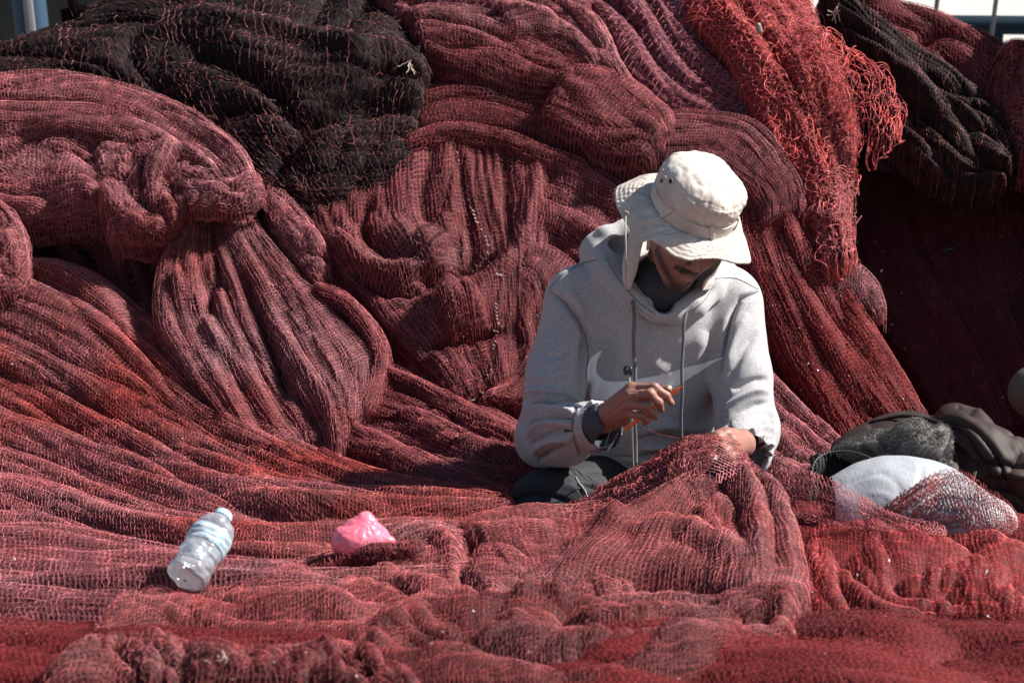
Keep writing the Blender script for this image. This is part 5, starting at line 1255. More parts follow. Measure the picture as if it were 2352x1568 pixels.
# ---- netting needle in his right hand, and its thread
a = z3(1405, 205, 5.088); b_ = z3(640, 790, 5.105)
t = np.linspace(0, 1, 40); P = a + (b_ - a) * t[:, None]
wv = 0.0042 * np.clip(t * 9, 0.25, 1) * np.clip((1 - t) * 14, 0.5, 1)
V, F = tube_path(P, wv[None, :], 8)
V = V.reshape(40, 8, 3); c = V.mean(1, keepdims=True); V = (c + (V - c) * np.array([1, 0.45, 1])).reshape(-1, 3)
nd = mesh_np('netting_needle', V, [(F, 0, True)], [M_orange]); tag(nd, "slim orange netting needle held slantwise in the man's right hand", 'netting needle')
C = cr(np.array([(905, 700, 5.085), (960, 770, 5.08), (1080, 830, 5.07), (1240, 870, 5.06), (1450, 905, 5.05)]), 50)
P = np.array([z3(*p) for p in C]); V, F = tube_path(P, 0.0009, 5)
th = mesh_np('mending_thread', V, [(F, 0, True)], [netmats('maroon')[1]], attr={'tv': np.full(len(V), 0.5)})
tag(th, 'dark thread running from the orange needle to the net edge', 'thread')
# ---- net strip he is mending
def YL(x, y):
    top = np.interp(x, [1130, 1290, 1390, 1490, 1570, 1640, 1700], [1165, 1172, 1122, 1066, 1012, 1003, 1020])
    return np.interp(x, [1150, 1400, 1560, 1640, 1740], [5.12, 5.08, 5.05, 5.03, 5.05]) - np.clip((y - top) / 80, 0, 1.2) * 0.15
net("single layer of open net stretched over the man's left fingers", 'rose',
    [[(1140, 1165), (1290, 1175), (1390, 1125), (1490, 1068), (1570, 1015), (1640, 1003), (1690, 1015)],
     [(1160, 1185), (1310, 1195), (1420, 1145), (1520, 1090), (1600, 1045), (1660, 1035), (1705, 1040)],
     [(1180, 1210), (1330, 1215), (1450, 1168), (1550, 1115), (1630, 1075), (1680, 1062), (1722, 1062)],
     [(1200, 1235), (1350, 1235), (1480, 1190), (1590, 1140), (1660, 1105), (1710, 1090), (1745, 1085)]],
    Y=YL, base=False, bulge=0.012, tuck=0.0, folds=[(0.008, 2, 3)], cell=0.0095, ratio=1.2, r=0.0011, jit=0.2, seed=101)
net('frayed band of doubled net rising from the knee up to his left hand', 'front',
    [[(1130, 1168), (1290, 1170), (1390, 1120), (1490, 1062), (1575, 1012), (1645, 1000)],
     [(1150, 1200), (1310, 1200), (1415, 1158), (1515, 1100), (1590, 1050), (1645, 1030)],
     [(1170, 1235), (1330, 1240), (1450, 1205), (1550, 1150), (1600, 1095), (1640, 1065)]],
    Y=lambda x, y: YL(x, y) + 0.012, base=True, bulge=0.006, tuck=0.0, folds=[(0.012, 2.5, 3)], cell=0.0095, ratio=1.2, r=0.0008, fuzz=900, fuzz_h=0.010, seed=102)
net('scarlet net twist dropping from the left fist beside the sleeve', 'scarlet',
    [[(1700, 1030), (1720, 1060), (1750, 1090), (1800, 1110)], [(1690, 1060), (1710, 1085), (1740, 1110), (1790, 1130)]],
    Y=5.06, base=False, bulge=0.02, tuck=0.0, cell=0.008, ratio=1.3, r=0.0009, fuzz=160, fuzz_h=0.008, seed=103)
# ------------------------------------------------------------------ sack, jacket, net over the sack
M_sack = bpy.data.materials.new('woven_white_sack'); M_sack.use_nodes = True
def _sack():
    n = M_sack.node_tree.nodes; l = M_sack.node_tree.links; b = n['Principled BSDF']
    b.inputs['Roughness'].default_value = 0.45; b.inputs['Specular IOR Level'].default_value = 0.4
    at = n.new('ShaderNodeAttribute'); at.attribute_name = 'cell'; sx = n.new('ShaderNodeSeparateXYZ'); l.new(at.outputs['Vector'], sx.inputs[0])
    a = node_math(n, l, 'SINE', node_math(n, l, 'MULTIPLY', sx.outputs[0], 6.283)); c = node_math(n, l, 'SINE', node_math(n, l, 'MULTIPLY', sx.outputs[1], 6.283))
    t = n.new('ShaderNodeTexNoise'); t.inputs['Scale'].default_value = 0.6; t.inputs['Detail'].default_value = 6; l.new(at.outputs['Vector'], t.inputs['Vector'])
    w_ = node_math(n, l, 'ADD', node_math(n, l, 'MULTIPLY', node_math(n, l, 'ADD', a, c), 0.05), node_math(n, l, 'MULTIPLY', t.outputs['Fac'], 1.5))
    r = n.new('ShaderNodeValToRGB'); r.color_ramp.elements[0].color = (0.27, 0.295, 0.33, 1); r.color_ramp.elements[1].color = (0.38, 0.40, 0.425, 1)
    l.new(w_, r.inputs['Fac']); l.new(r.outputs['Color'], b.inputs['Base Color'])
    bp = n.new('ShaderNodeBump'); bp.inputs['Strength'].default_value = 0.5; bp.inputs['Distance'].default_value = 0.0012; l.new(w_, bp.inputs['Height']); l.new(bp.outputs['Normal'], b.inputs['Normal'])
_sack()
M_jack = mat('brown_black_jacket_shell', (0.016, 0.0105, 0.0095), 0.62, 0.25, bump=(500, 0.2, 0.0006), var=((0.048, 0.031, 0.028), 5, 0.2))
M_fur = mat('grey_fleece_lining', (0.08, 0.076, 0.073), 0.95, 0.1, bump=(160, 1.0, 0.004), var=((0.20, 0.19, 0.18), 28, 0.2))
M_zip = mat('black_zip_teeth', (0.05, 0.048, 0.045), 0.45, 0.5)
M_lining = mat('black_quilted_lining', (0.008, 0.008, 0.009), 0.7, 0.2)
# sack: filled lumpy bag; the part under the red net bulges to the right
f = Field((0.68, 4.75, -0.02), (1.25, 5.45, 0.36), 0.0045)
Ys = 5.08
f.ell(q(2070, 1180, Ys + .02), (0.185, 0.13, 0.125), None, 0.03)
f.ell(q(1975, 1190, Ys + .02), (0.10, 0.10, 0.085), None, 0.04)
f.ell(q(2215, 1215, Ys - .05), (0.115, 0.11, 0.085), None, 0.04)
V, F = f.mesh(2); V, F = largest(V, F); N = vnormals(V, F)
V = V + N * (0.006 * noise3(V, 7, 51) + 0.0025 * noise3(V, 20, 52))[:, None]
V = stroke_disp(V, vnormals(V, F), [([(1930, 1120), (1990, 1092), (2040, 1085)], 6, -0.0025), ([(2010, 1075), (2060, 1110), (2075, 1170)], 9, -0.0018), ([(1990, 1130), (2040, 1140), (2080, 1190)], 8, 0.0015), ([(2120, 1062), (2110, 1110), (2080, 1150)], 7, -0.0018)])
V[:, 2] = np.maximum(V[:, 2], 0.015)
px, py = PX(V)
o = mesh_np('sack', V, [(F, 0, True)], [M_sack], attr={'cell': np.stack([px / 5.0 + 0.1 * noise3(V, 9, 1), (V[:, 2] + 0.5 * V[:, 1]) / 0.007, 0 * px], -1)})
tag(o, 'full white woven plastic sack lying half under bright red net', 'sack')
TS = bvh(V, F)
def wrapped(label, pal, rows, lifts, cell, r, seed):
    """net laid on the sack itself: every thread follows the bag's surface"""
    rng = np.random.default_rng(seed); R = np.array([cr(np.array([(*p, 0) for p in rw], float), 90) for rw in rows]); A = cr_axis(R, 60)
    G = np.zeros(A.shape); ok = np.ones(A.shape[:2], bool)
    for i in range(A.shape[0]):
        for j in range(A.shape[1]):
            h_ = hit(TS, A[i, j, 0], A[i, j, 1], 0.0)
            if h_ is None: ok[i, j] = False
            G[i, j] = W(A[i, j, 0], A[i, j, 1], 5.02) if h_ is None else h_
    for _ in range(2): G[1:-1, 1:-1] = (G[:-2, 1:-1] + G[2:, 1:-1] + G[1:-1, :-2] + G[1:-1, 2:]) / 4
    N = normals_grid(G)
    if (N * (CAM - G)).sum(-1).mean() < 0: N = -N
    s_, t_ = np.linspace(0, 1, 90)[None, :], np.linspace(0, 1, 60)[:, None]
    Vs, Fs, o_ = [], [], 0
    for k, lf in enumerate(lifts):
        G2 = G + N * (lf + 0.010 * np.clip(noise(s_ * 5 + k, t_ * 4, seed + k), 0, 1))[..., None]
        L1 = np.linalg.norm(np.diff(G2, axis=1), axis=-1).sum(1).mean(); L2 = np.linalg.norm(np.diff(G2, axis=0), axis=-1).sum(0).mean()
        P, Nn = threads_on(G2, N, 0, int(L2 / cell), int(L1 / (cell * 0.6)), 1.0, 0.3, 0.0008, rng, 0.0006)
        V_, F_ = tubes(P, Nn, r, o_); Vs.append(V_); Fs.append(F_); o_ += len(V_)
    V_ = np.concatenate(Vs); o = mesh_np('fishing_net', V_, [(np.concatenate(Fs), 0, True)], [netmats(pal)[1]], attr={'tv': rng.uniform(0.2, 0.8, len(V_))})
    return tag(o, label, 'fishing net')
wrapped('bright red fine net draped over the right end of the white sack', 'scarlet',
    [[(1975, 1205), (2045, 1150), (2105, 1108), (2170, 1085), (2240, 1105), (2295, 1150), (2335, 1200)],
     [(1985, 1218), (2065, 1175), (2120, 1140), (2180, 1125), (2240, 1145), (2285, 1180), (2325, 1212)],
     [(2005, 1232), (2080, 1205), (2140, 1180), (2190, 1170), (2240, 1185), (2280, 1208), (2315, 1228)],
     [(2030, 1250), (2100, 1235), (2150, 1222), (2200, 1215), (2240, 1222), (2275, 1235), (2305, 1250)]], (0.002, 0.006, 0.010), 0.0085, 0.0008, 7)
# jacket: a crumpled heap of several cloth folds, one mesh per shown part
jk = empty('jacket', q(2150, 1150, 5.55) * np.array([1, 1, 0]), 'crumpled dark brown jacket with grey fleece lining dropped behind the white sack', 'jacket')
def cloth(name, rows, m, parent, ns=110, nt=60, th=0.004, wr=(0.01, 5, 3), seed=0, strokes=(), fur=False):
    R = np.array([cr(np.array(r, float), ns) for r in rows]); A = cr_axis(R, nt); G = W(A[..., 0], A[..., 1], A[..., 2])
    N = normals_grid(G)
    if (N * (CAM - G)).sum(-1).mean() < 0: N = -N
    s = np.linspace(0, 1, ns)[None, :]; t = np.linspace(0, 1, nt)[:, None]
    nn = noise(s * wr[1] + seed, t * wr[2] + 0.8 * noise(s * 2, t * 2, seed), seed + 2)
    h = wr[0] * (np.sqrt(np.abs(nn) + 1e-3) * 1.4 - 0.5) + wr[0] * 0.3 * noise(s * wr[1] * 2.7, t * wr[2] * 2.7, seed + 7)
    for pts, wd, hg in strokes:
        pts = cr(np.array(pts, float), 12) if len(pts) > 2 else pts
        d, pos = seg_dist(A[..., 0], A[..., 1], pts); h = h + hg * np.exp(-(d / wd) ** 2)
    G = G + N * h[..., None]
    V, F = solid(G, th)
    gs, ms = [(F, 0, True)], [m]
    if fur:
        rng = np.random.default_rng(seed); N = normals_grid(G)
        if (N * (CAM - G)).sum(-1).mean() < 0: N = -N
        k = fur; u = rng.uniform(0, 1, k); v = rng.uniform(0, 1, k); p = bil(G, u, v); nn = bil(N, u, v) + rng.normal(0, 0.45, (k, 3))
        P = np.stack([p, p + nn * 0.003, p + nn * 0.005 + rng.normal(0, 0.0010, (k, 3))], 1)
        V2, F2 = tubes(P, np.broadcast_to(np.array([0.3, -1, 0.2]), P.shape), np.array([[0.0009, 0.0007, 0.0002]]), len(V)); V = np.concatenate([V, V2]); gs.append((F2, 0, True))
    return mesh_np(name, V, gs, ms, parent=parent), G
cloth('back_panel', [[(1930, 1010, 5.62), (2020, 958, 5.66), (2120, 950, 5.68), (2230, 975, 5.64), (2300, 1040, 5.58), (2345, 1120, 5.55)],
    [(1900, 1050, 5.52), (2000, 1000, 5.54), (2120, 985, 5.52), (2220, 1010, 5.50), (2280, 1060, 5.48), (2330, 1130, 5.47)],
    [(1880, 1110, 5.45), (1980, 1080, 5.44), (2100, 1060, 5.42), (2190, 1070, 5.42), (2250, 1100, 5.42), (2300, 1150, 5.42)],
    [(1880, 1180, 5.42), (1980, 1170, 5.40), (2100, 1150, 5.38), (2190, 1150, 5.38), (2250, 1160, 5.38), (2310, 1180, 5.38)]], M_jack, jk, wr=(0.014, 2.4, 1.8), seed=3,
    strokes=[([(2000, 985), (2100, 975), (2200, 1000)], 4, -0.008), ([(2120, 960), (2160, 1000), (2190, 1060)], 4, -0.009), ([(2215, 1010), (2232, 1070), (2225, 1140)], 3.5, 0.007), ([(2140, 980), (2200, 1010), (2230, 1070), (2222, 1130)], 8, 0.014), ([(2180, 1010), (2210, 1060), (2200, 1110)], 7, -0.012)])
cloth('sleeve', [[(2140, 955, 5.62), (2190, 935, 5.62), (2250, 950, 5.60), (2300, 985, 5.56), (2352, 1010, 5.54), (2440, 1060, 5.54)],
    [(2150, 965, 5.52), (2210, 965, 5.48), (2270, 1000, 5.44), (2320, 1040, 5.42), (2360, 1060, 5.42), (2440, 1110, 5.42)],
    [(2170, 1000, 5.50), (2230, 1030, 5.44), (2280, 1070, 5.40), (2330, 1100, 5.38), (2370, 1120, 5.38), (2440, 1150, 5.38)],
    [(2210, 1080, 5.50), (2250, 1100, 5.44), (2290, 1120, 5.42), (2330, 1150, 5.40), (2380, 1170, 5.40), (2440, 1190, 5.40)],
    [(2230, 1150, 5.50), (2270, 1170, 5.46), (2300, 1190, 5.44), (2340, 1200, 5.42), (2390, 1210, 5.42), (2440, 1230, 5.42)]], M_jack, jk, wr=(0.018, 2.2, 1.8), seed=8,
    strokes=[([(2150, 962), (2230, 985), (2290, 1050), (2310, 1110)], 4, -0.012), ([(2200, 945), (2270, 985), (2352, 1035)], 4, -0.010), ([(2250, 1060), (2300, 1065), (2380, 1085)], 4, -0.012), ([(2240, 1110), (2300, 1130), (2352, 1150)], 5, -0.010), ([(2180, 990), (2240, 1040), (2270, 1100)], 3.5, 0.007), ([(2240, 960), (2300, 1010), (2352, 1060)], 8, 0.014), ([(2250, 1080), (2300, 1085), (2352, 1100)], 9, 0.014)])
_, Gl = cloth('lining', [[(1905, 1040, 5.46), (1950, 1010, 5.44), (2040, 985, 5.42), (2105, 962, 5.42), (2150, 985, 5.42), (2180, 1010, 5.42)],
    [(1920, 1045, 5.42), (1965, 1025, 5.39), (2040, 1005, 5.37), (2110, 985, 5.36), (2150, 1000, 5.37), (2185, 1025, 5.39)],
    [(1950, 1055, 5.40), (2000, 1050, 5.37), (2060, 1035, 5.34), (2115, 1020, 5.33), (2155, 1035, 5.35), (2185, 1045, 5.38)],
    [(1990, 1085, 5.38), (2030, 1085, 5.36), (2075, 1075, 5.33), (2120, 1065, 5.33), (2155, 1070, 5.35), (2175, 1075, 5.38)]], M_fur, jk, wr=(0.012, 2.5, 1.8), seed=5, fur=15000, th=0.008,
    strokes=[([(2140, 1045), (2160, 1010), (2150, 995)], 9, 0.02), ([(1985, 1030), (2020, 1060), (2050, 1080)], 9, -0.015)])
cloth('collar_inside', [[(1860, 1050, 5.42), (1890, 1042, 5.42), (1930, 1045, 5.42), (1980, 1060, 5.40), (2030, 1095, 5.38)],
    [(1864, 1080, 5.38), (1900, 1080, 5.40), (1940, 1080, 5.42), (1985, 1090, 5.40), (2030, 1110, 5.37)],
    [(1856, 1130, 5.36), (1900, 1130, 5.38), (1940, 1120, 5.39), (1985, 1120, 5.38), (2030, 1130, 5.36)],
    [(1850, 1190, 5.34), (1900, 1190, 5.36), (1940, 1180, 5.36), (1985, 1180, 5.36), (2030, 1180, 5.35)]], M_lining, jk, wr=(0.01, 14, 2), seed=6)
P = cr(np.array([(1864, 1092, 5.325), (1872, 1060, 5.35), (1900, 1040, 5.375), (1950, 1036, 5.37), (2000, 1052, 5.34), (2030, 1080, 5.32), (2046, 1100, 5.31)]), 130)
V, F = tube_path(W(P[:, 0], P[:, 1], P[:, 2]), 0.0020 + 0.0008 * np.sin(np.arange(130) * 1.6)[None, :], 6)
mesh_np('zipper', V, [(F, 0, True)], [M_zip], parent=jk)
P = cr(np.array([(2000, 968, 5.60), (2080, 955, 5.58), (2160, 972, 5.52), (2215, 1010, 5.46), (2232, 1070, 5.42), (2225, 1130, 5.40)]), 60)
V, F = tube_path(W(P[:, 0], P[:, 1], P[:, 2]), 0.005, 8); mesh_np('hem', V, [(F, 0, True)], [M_jack], parent=jk)

# ------------------------------------------------------------------ plastic bottle
M_pet = bpy.data.materials.new('clear_bottle_plastic'); M_pet.use_nodes = True
def _pet():
    n = M_pet.node_tree.nodes; l = M_pet.node_tree.links; n.remove(n['Principled BSDF']); out = n['Material Output']
    tr_ = n.new('ShaderNodeBsdfTransparent'); tr_.inputs['Color'].default_value = (0.92, 0.94, 0.96, 1)
    gl = n.new('ShaderNodeBsdfGlossy'); gl.inputs['Roughness'].default_value = 0.12; gl.inputs['Color'].default_value = (0.9, 0.95, 1, 1)
    df = n.new('ShaderNodeBsdfTranslucent'); df.inputs['Color'].default_value = (0.75, 0.82, 0.88, 1); d2 = n.new('ShaderNodeBsdfDiffuse'); d2.inputs['Color'].default_value = (0.74, 0.77, 0.80, 1)
    lw = n.new('ShaderNodeLayerWeight'); lw.inputs['Blend'].default_value = 0.35
    tc = n.new('ShaderNodeTexCoord'); t = n.new('ShaderNodeTexNoise'); t.inputs['Scale'].default_value = 38; t.inputs['Detail'].default_value = 3; t.inputs['Distortion'].default_value = 1.5; l.new(tc.outputs['Object'], t.inputs['Vector'])
    bp = n.new('ShaderNodeBump'); bp.inputs['Strength'].default_value = 0.5; bp.inputs['Distance'].default_value = 0.003; l.new(t.outputs['Fac'], bp.inputs['Height'])
    for x in (gl, d2): l.new(bp.outputs['Normal'], x.inputs['Normal'])
    m1 = n.new('ShaderNodeMixShader'); l.new(node_math(n, l, 'MULTIPLY_ADD', lw.outputs['Facing'], 0.6, 0.22), m1.inputs[0]); l.new(tr_.outputs[0], m1.inputs[1]); l.new(gl.outputs[0], m1.inputs[2])
    m0 = n.new('ShaderNodeMixShader'); m0.inputs[0].default_value = 0.5; l.new(df.outputs[0], m0.inputs[1]); l.new(d2.outputs[0], m0.inputs[2])
    m2 = n.new('ShaderNodeMixShader'); m2.inputs[0].default_value = 0.36; l.new(m1.outputs[0], m2.inputs[1]); l.new(m0.outputs[0], m2.inputs[2]); l.new(m2.outputs[0], out.inputs[0])
_pet()
M_cap = mat('pale_blue_cap', (0.40, 0.60, 0.72), 0.4, 0.5)
M_lab = bpy.data.materials.new('bottle_label_film'); M_lab.use_nodes = True
def _lab():
    n = M_lab.node_tree.nodes; l = M_lab.node_tree.links; b = n['Principled BSDF']; b.inputs['Roughness'].default_value = 0.3
    at = n.new('ShaderNodeAttribute'); at.attribute_name = 'cell'; t = n.new('ShaderNodeTexNoise'); t.inputs['Scale'].default_value = 1.3; l.new(at.outputs['Vector'], t.inputs['Vector'])
    r = n.new('ShaderNodeValToRGB'); r.color_ramp.elements[0].position = 0.42; r.color_ramp.elements[1].position = 0.58
    r.color_ramp.elements[0].color = (0.30, 0.46, 0.56, 1); r.color_ramp.elements[1].color = (0.50, 0.58, 0.64, 1); l.new(t.outputs['Fac'], r.inputs['Fac']); l.new(r.outputs['Color'], b.inputs['Base Color'])
    b.inputs['Alpha'].default_value = 0.75
_lab()
M_ink = mat('label_ink', (0.05, 0.08, 0.14), 0.5, 0.2)
BA, BB = q(425, 1333, 4.38), q(516, 1178, 4.50)          # foot and cap
axb = BB - BA; Lb = np.linalg.norm(axb); axb /= Lb
e1 = np.cross(axb, np.array([0, -1.0, 0.3])); e1 /= np.linalg.norm(e1); e2 = np.cross(axb, e1)
bt = empty('water_bottle', BA, 'clear crushed water bottle with pale blue cap lying on the net', 'bottle')
def rev(prof, n=64, wob=0.0, seed=0, a0=0.0):
    """surface of revolution round the bottle axis; prof of (0..1 along, radius)"""
    pr = cr(np.array([(p[0], p[1] * 1.0, 0) for p in prof]) * np.array([1, 10, 1]), 90); s = pr[:, 0]; r = pr[:, 1] / 10
    a = np.linspace(0, 2 * math.pi, n, endpoint=False)
    r = r * 0.86; rr = r[:, None] * (1 + wob * noise(s[:, None] * 7, np.cos(a)[None, :] * 1.6 + np.sin(a)[None, :] * 1.1, seed) + wob * 0.5 * noise(s[:, None] * 19, a[None, :] * 2, seed + 1) * (np.abs(a - math.pi) < 2.8)[None, :])
    return BA + (s * Lb)[:, None, None] * axb + rr[..., None] * (np.cos(a)[None, :, None] * e1 + np.sin(a)[None, :, None] * e2), s, a
prof = [(0.0, 0.004), (0.005, 0.030), (0.03, 0.041), (0.08, 0.0445), (0.14, 0.045), (0.17, 0.0425), (0.20, 0.045), (0.27, 0.0445), (0.30, 0.0425), (0.33, 0.045), (0.44, 0.0445), (0.48, 0.042), (0.52, 0.0445), (0.66, 0.0445), (0.69, 0.0425), (0.73, 0.045), (0.80, 0.041), (0.86, 0.031), (0.91, 0.019), (0.94, 0.0155), (0.97, 0.015), (0.972, 0.006)]
G, s_, a_ = rev(prof, wob=0.11, seed=3); mesh_np('bottle_body', G.reshape(-1, 3), [(grid_faces(90, 64, closed=True), 0, True)], [M_pet], parent=bt)
G, s_, a_ = rev([(0.925, 0.0165), (0.93, 0.0195), (0.95, 0.0198), (0.99, 0.0192), (0.998, 0.0165), (1.0, 0.003)]); G = G + 0.0006 * (np.sin(a_ * 16)[None, :, None] * (np.cos(a_)[None, :, None] * e1 + np.sin(a_)[None, :, None] * e2))
mesh_np('cap', G.reshape(-1, 3), [(grid_faces(90, 64, closed=True), 0, True)], [M_cap], parent=bt)
G, s_, a_ = rev([(0.46, 0.0475), (0.50, 0.0480), (0.58, 0.0480), (0.67, 0.0475)], wob=0.09, seed=3)
lb = mesh_np('label', G.reshape(-1, 3), [(grid_faces(90, 64, closed=True), 0, True)], [M_lab], parent=bt, attr={'cell': np.stack([np.broadcast_to(s_[:, None] * 14, (90, 64)), np.broadcast_to(np.sin(a_)[None, :] * 2, (90, 64)), np.broadcast_to(np.cos(a_)[None, :] * 2, (90, 64))], -1).reshape(-1, 3)})
TB = bvh(G.reshape(-1, 3), grid_faces(90, 64, closed=True))
# the dark blue arabic lettering of the label, drawn stroke by stroke
def z4(x, y): return (0.9408 * (350 + x * 700 / 2352), 0.9408 * (1200 + y * 700 / 2352))
ink = [[(538, 384), (530, 376), (524, 384), (515, 374), (508, 383), (498, 373), (490, 382), (478, 376), (466, 380)], [(466, 380), (455, 372), (440, 366), (452, 380), (440, 384), (430, 376)], [(430, 382), (412, 384), (400, 378), (392, 366), (404, 362)], [(505, 360), (510, 358)], [(420, 362), (425, 360)]]
Vs, Fs, o_ = [], [], 0
for st_ in ink:
    P = np.array([hit(TB, *z4(*p), 0.0012, default=None) if hit(TB, *z4(*p), 0.0012) is not None else q(*z4(*p), 4.42) for p in st_]); P = cr(P, 24)
    V, F = tube_path(P, 0.0008, 5); Vs.append(V); Fs.append(F + o_); o_ += len(V)
inko = mesh_np('lettering', np.concatenate(Vs), [(np.concatenate(Fs), 0, True)], [M_ink], parent=lb)
# ------------------------------------------------------------------ pink plastic bag
M_bag = bpy.data.materials.new('pink_bag_film'); M_bag.use_nodes = True
b = M_bag.node_tree.nodes['Principled BSDF']; b.inputs['Base Color'].default_value = (0.80, 0.19, 0.27, 1); b.inputs['Roughness'].default_value = 0.20
b.inputs['Specular IOR Level'].default_value = 0.7; b.inputs['Transmission Weight'].default_value = 0.0; b.inputs['Subsurface Weight'].default_value = 0.35; b.inputs['Subsurface Radius'].default_value = (0.05, 0.025, 0.03); b.inputs['Subsurface Scale'].default_value = 0.4
Yb = 4.64
f = Field(q(838, 1235, Yb) - 0.12, q(838, 1235, Yb) + 0.12, 0.0025)
f.ell(q(826, 1250, Yb), (0.052, 0.050, 0.046), None, 0.02)
f.cap(q(822, 1232, Yb), q(838, 1190, Yb), 0.042, 0.014, 0.02)
f.cap(q(850, 1225, Yb), q(896, 1243, Yb), 0.026, 0.010, 0.02)
V, F = f.mesh(1); V, F = largest(V, F); N = vnormals(V, F)
cc = q(842, 1185, Yb); d = V - cc; rd = np.linalg.norm(d, axis=1); an = np.arctan2(d[:, 0], -d[:, 2])
V = V + N * (0.0020 * (np.abs(noise(an * 3.0, rd * 14, 4)) * 2 - 0.6) * np.clip(rd / 0.03, 0, 1) + 0.0026 * (np.abs(noise3(V, 18, 6)) * 2 - 0.5) + 0.0009 * (np.abs(noise3(V, 60, 8)) * 2 - 0.5))[:, None]
o = mesh_np('plastic_bag', V, [(F, 0, True)], [M_bag]); tag(o, 'small pink plastic bag, knotted and shiny, half sunk in the net', 'plastic bag')
net('red net edge pulled up over the foot of the pink bag', 'red',
    [[(740, 1290), (790, 1272), (835, 1252), (870, 1248), (910, 1252), (970, 1250)],
     [(735, 1310), (790, 1295), (830, 1278), (870, 1270), (910, 1268), (975, 1262)],
     [(700, 1350), (780, 1325), (830, 1305), (880, 1292), (920, 1285), (980, 1278)]],
    Y=lambda x, y: np.interp(y, [1250, 1300, 1350], [4.59, 4.60, 4.58]), bulge=0.012, tuck=.02, tz=.02, folds=[(0.012, 3, 4, 1, 'c')], cell=0.009, fuzz=500, fuzz_h=.006, seed=121)
# white twine lashed through the central drape, stitch by stitch
M_wt = mat('white_twine', (0.50, 0.44, 0.44), 0.8, 0.2)
def stitches(T_, pts, n, r=0.0016, ln=0.009, seed=0):
    rng = np.random.default_rng(seed); C = cr(np.array([(x, y, 0) for x, y in pts], float), n); P = []
    for i in range(n):
        if rng.uniform() < 0.25: continue
        p = hit(T_, C[i, 0] + rng.normal(0, 1.5), C[i, 1], 0.004)
        if p is None: continue
        dd = np.array([rng.uniform(0.3, 1), 0, -rng.uniform(0.3, 1)]); dd /= np.linalg.norm(dd); L_ = ln * rng.uniform(0.5, 1)
        P.append([p - dd * L_ / 2, p + np.array([0, -0.0025, 0]), p + dd * L_ / 2])
    P = np.array(P); return tubes(P, np.broadcast_to(np.array([0.2, -1, 0.3]), P.shape), r, 0, 5)
Tc = bvh(Gc.reshape(-1, 3), grid_faces(*Gc.shape[:2]))
V, F = stitches(Tc, [(1052, 352), (1062, 420), (1095, 500), (1118, 560), (1128, 620), (1150, 632)], 34, seed=1)
V2, F2 = stitches(Tc, [(1142, 700), (1140, 780), (1125, 860), (1100, 905), (1070, 925)], 30, seed=2)
o = mesh_np('lashing_twine', np.concatenate([V, V2]), [(np.concatenate([F, F2 + len(V)]), 0, True)], [M_wt]); tag(o, 'white twine stitched in short dashes down the central net drape', 'twine'); o['kind'] = 'stuff'
# fish scales and scraps caught in the nets
dg = bpy.context.evaluated_depsgraph_get()
rng = np.random.default_rng(99); P = []
spots = [(rng.uniform(900, 1440), rng.uniform(360, 1000)) for _ in range(70)] + [(rng.uniform(1740, 2080), rng.uniform(500, 1000)) for _ in range(70)] + [(rng.uniform(0, 800), rng.uniform(600, 1250)) for _ in range(50)] + [(rng.uniform(1950, 2350), rng.uniform(500, 950)) for _ in range(14)] + [(rng.uniform(0, 2350), rng.uniform(1250, 1560)) for _ in range(40)]
Vs, Fs, o_ = [], [], 0
for x, y in spots:
    p = W(x, y, 5.0); d = p - CAM; d /= np.linalg.norm(d)
    ok, loc_, nr, _, ob, _ = S.ray_cast(dg, Vector(CAM), Vector(d))
    if not ok or ob.name.split('.')[0] not in ('fishing_net', 'net_heap'): continue
    c = np.array(loc_) - d * 0.004; s_ = rng.uniform(0.0012, 0.0035) * (1.6 if rng.uniform() < 0.12 else 1)
    R_ = np.linalg.qr(rng.normal(size=(3, 3)))[0]; t = np.linspace(0, 2 * math.pi, 7)[:-1]
    top = np.stack([np.cos(t), 0.6 * np.sin(t), 0.15 * np.cos(2 * t)], -1) * s_ @ R_.T + c; bot = top + R_[:, 2] * 0.0005
    i = np.arange(6); Vs += [top, bot]; Fs += [np.stack([i, (i + 1) % 6, (i + 1) % 6 + 6, i + 6], -1) + o_, np.array([[0, 1, 2, 3], [0, 3, 4, 5], [9, 8, 7, 6], [11, 10, 9, 6]]) + o_]; o_ += 12
o = mesh_np('fish_scales', np.concatenate(Vs), [(np.concatenate(Fs), 0, False)], [mat('dried_scale', (0.62, 0.58, 0.56), 0.35, 0.6)]); tag(o, 'tiny pale fish scales and scraps caught all over the nets', 'scales'); o['kind'] = 'stuff'
# ------------------------------------------------------------------ beyond the heap
M_blue = mat('dark_blue_paint', (0.008, 0.020, 0.032), 0.8, 0.12, bump=(40, 0.2, 0.002), var=((0.012, 0.028, 0.042), 8, 0.2))
M_wire = mat('grey_wire', (0.16, 0.17, 0.18), 0.5, 0.4)
M_wall = mat('pale_render', (0.60, 0.58, 0.55), 0.9, 0.1, bump=(12, 0.3, 0.01), var=((0.52, 0.50, 0.48), 0.8, 0.25))
M_shed = mat('dark_shed_sheet', (0.020, 0.024, 0.025), 0.6, 0.3, bump=(8, 0.3, 0.01), var=((0.012, 0.014, 0.014), 1.5, 0.2))
M_pole = mat('blue_pole_paint', (0.018, 0.055, 0.095), 0.6, 0.3, var=((0.014, 0.04, 0.07), 3, 0.2)); M_strip = mat('white_stripe_paint', (0.22, 0.22, 0.235), 0.5, 0.3)
rl = empty('railing', (2.0, 10.0, 0), 'dark blue quay railing with thin wires beyond the heap, upper right', 'railing')
def cyl(a, b_, r, n=12):
    P = np.linspace(np.array(a, float), np.array(b_, float), 6); return tube_path(P, r, n)
za = W(2352, 62, 10)[2]; x1 = W(2180, 35, 10)[0]
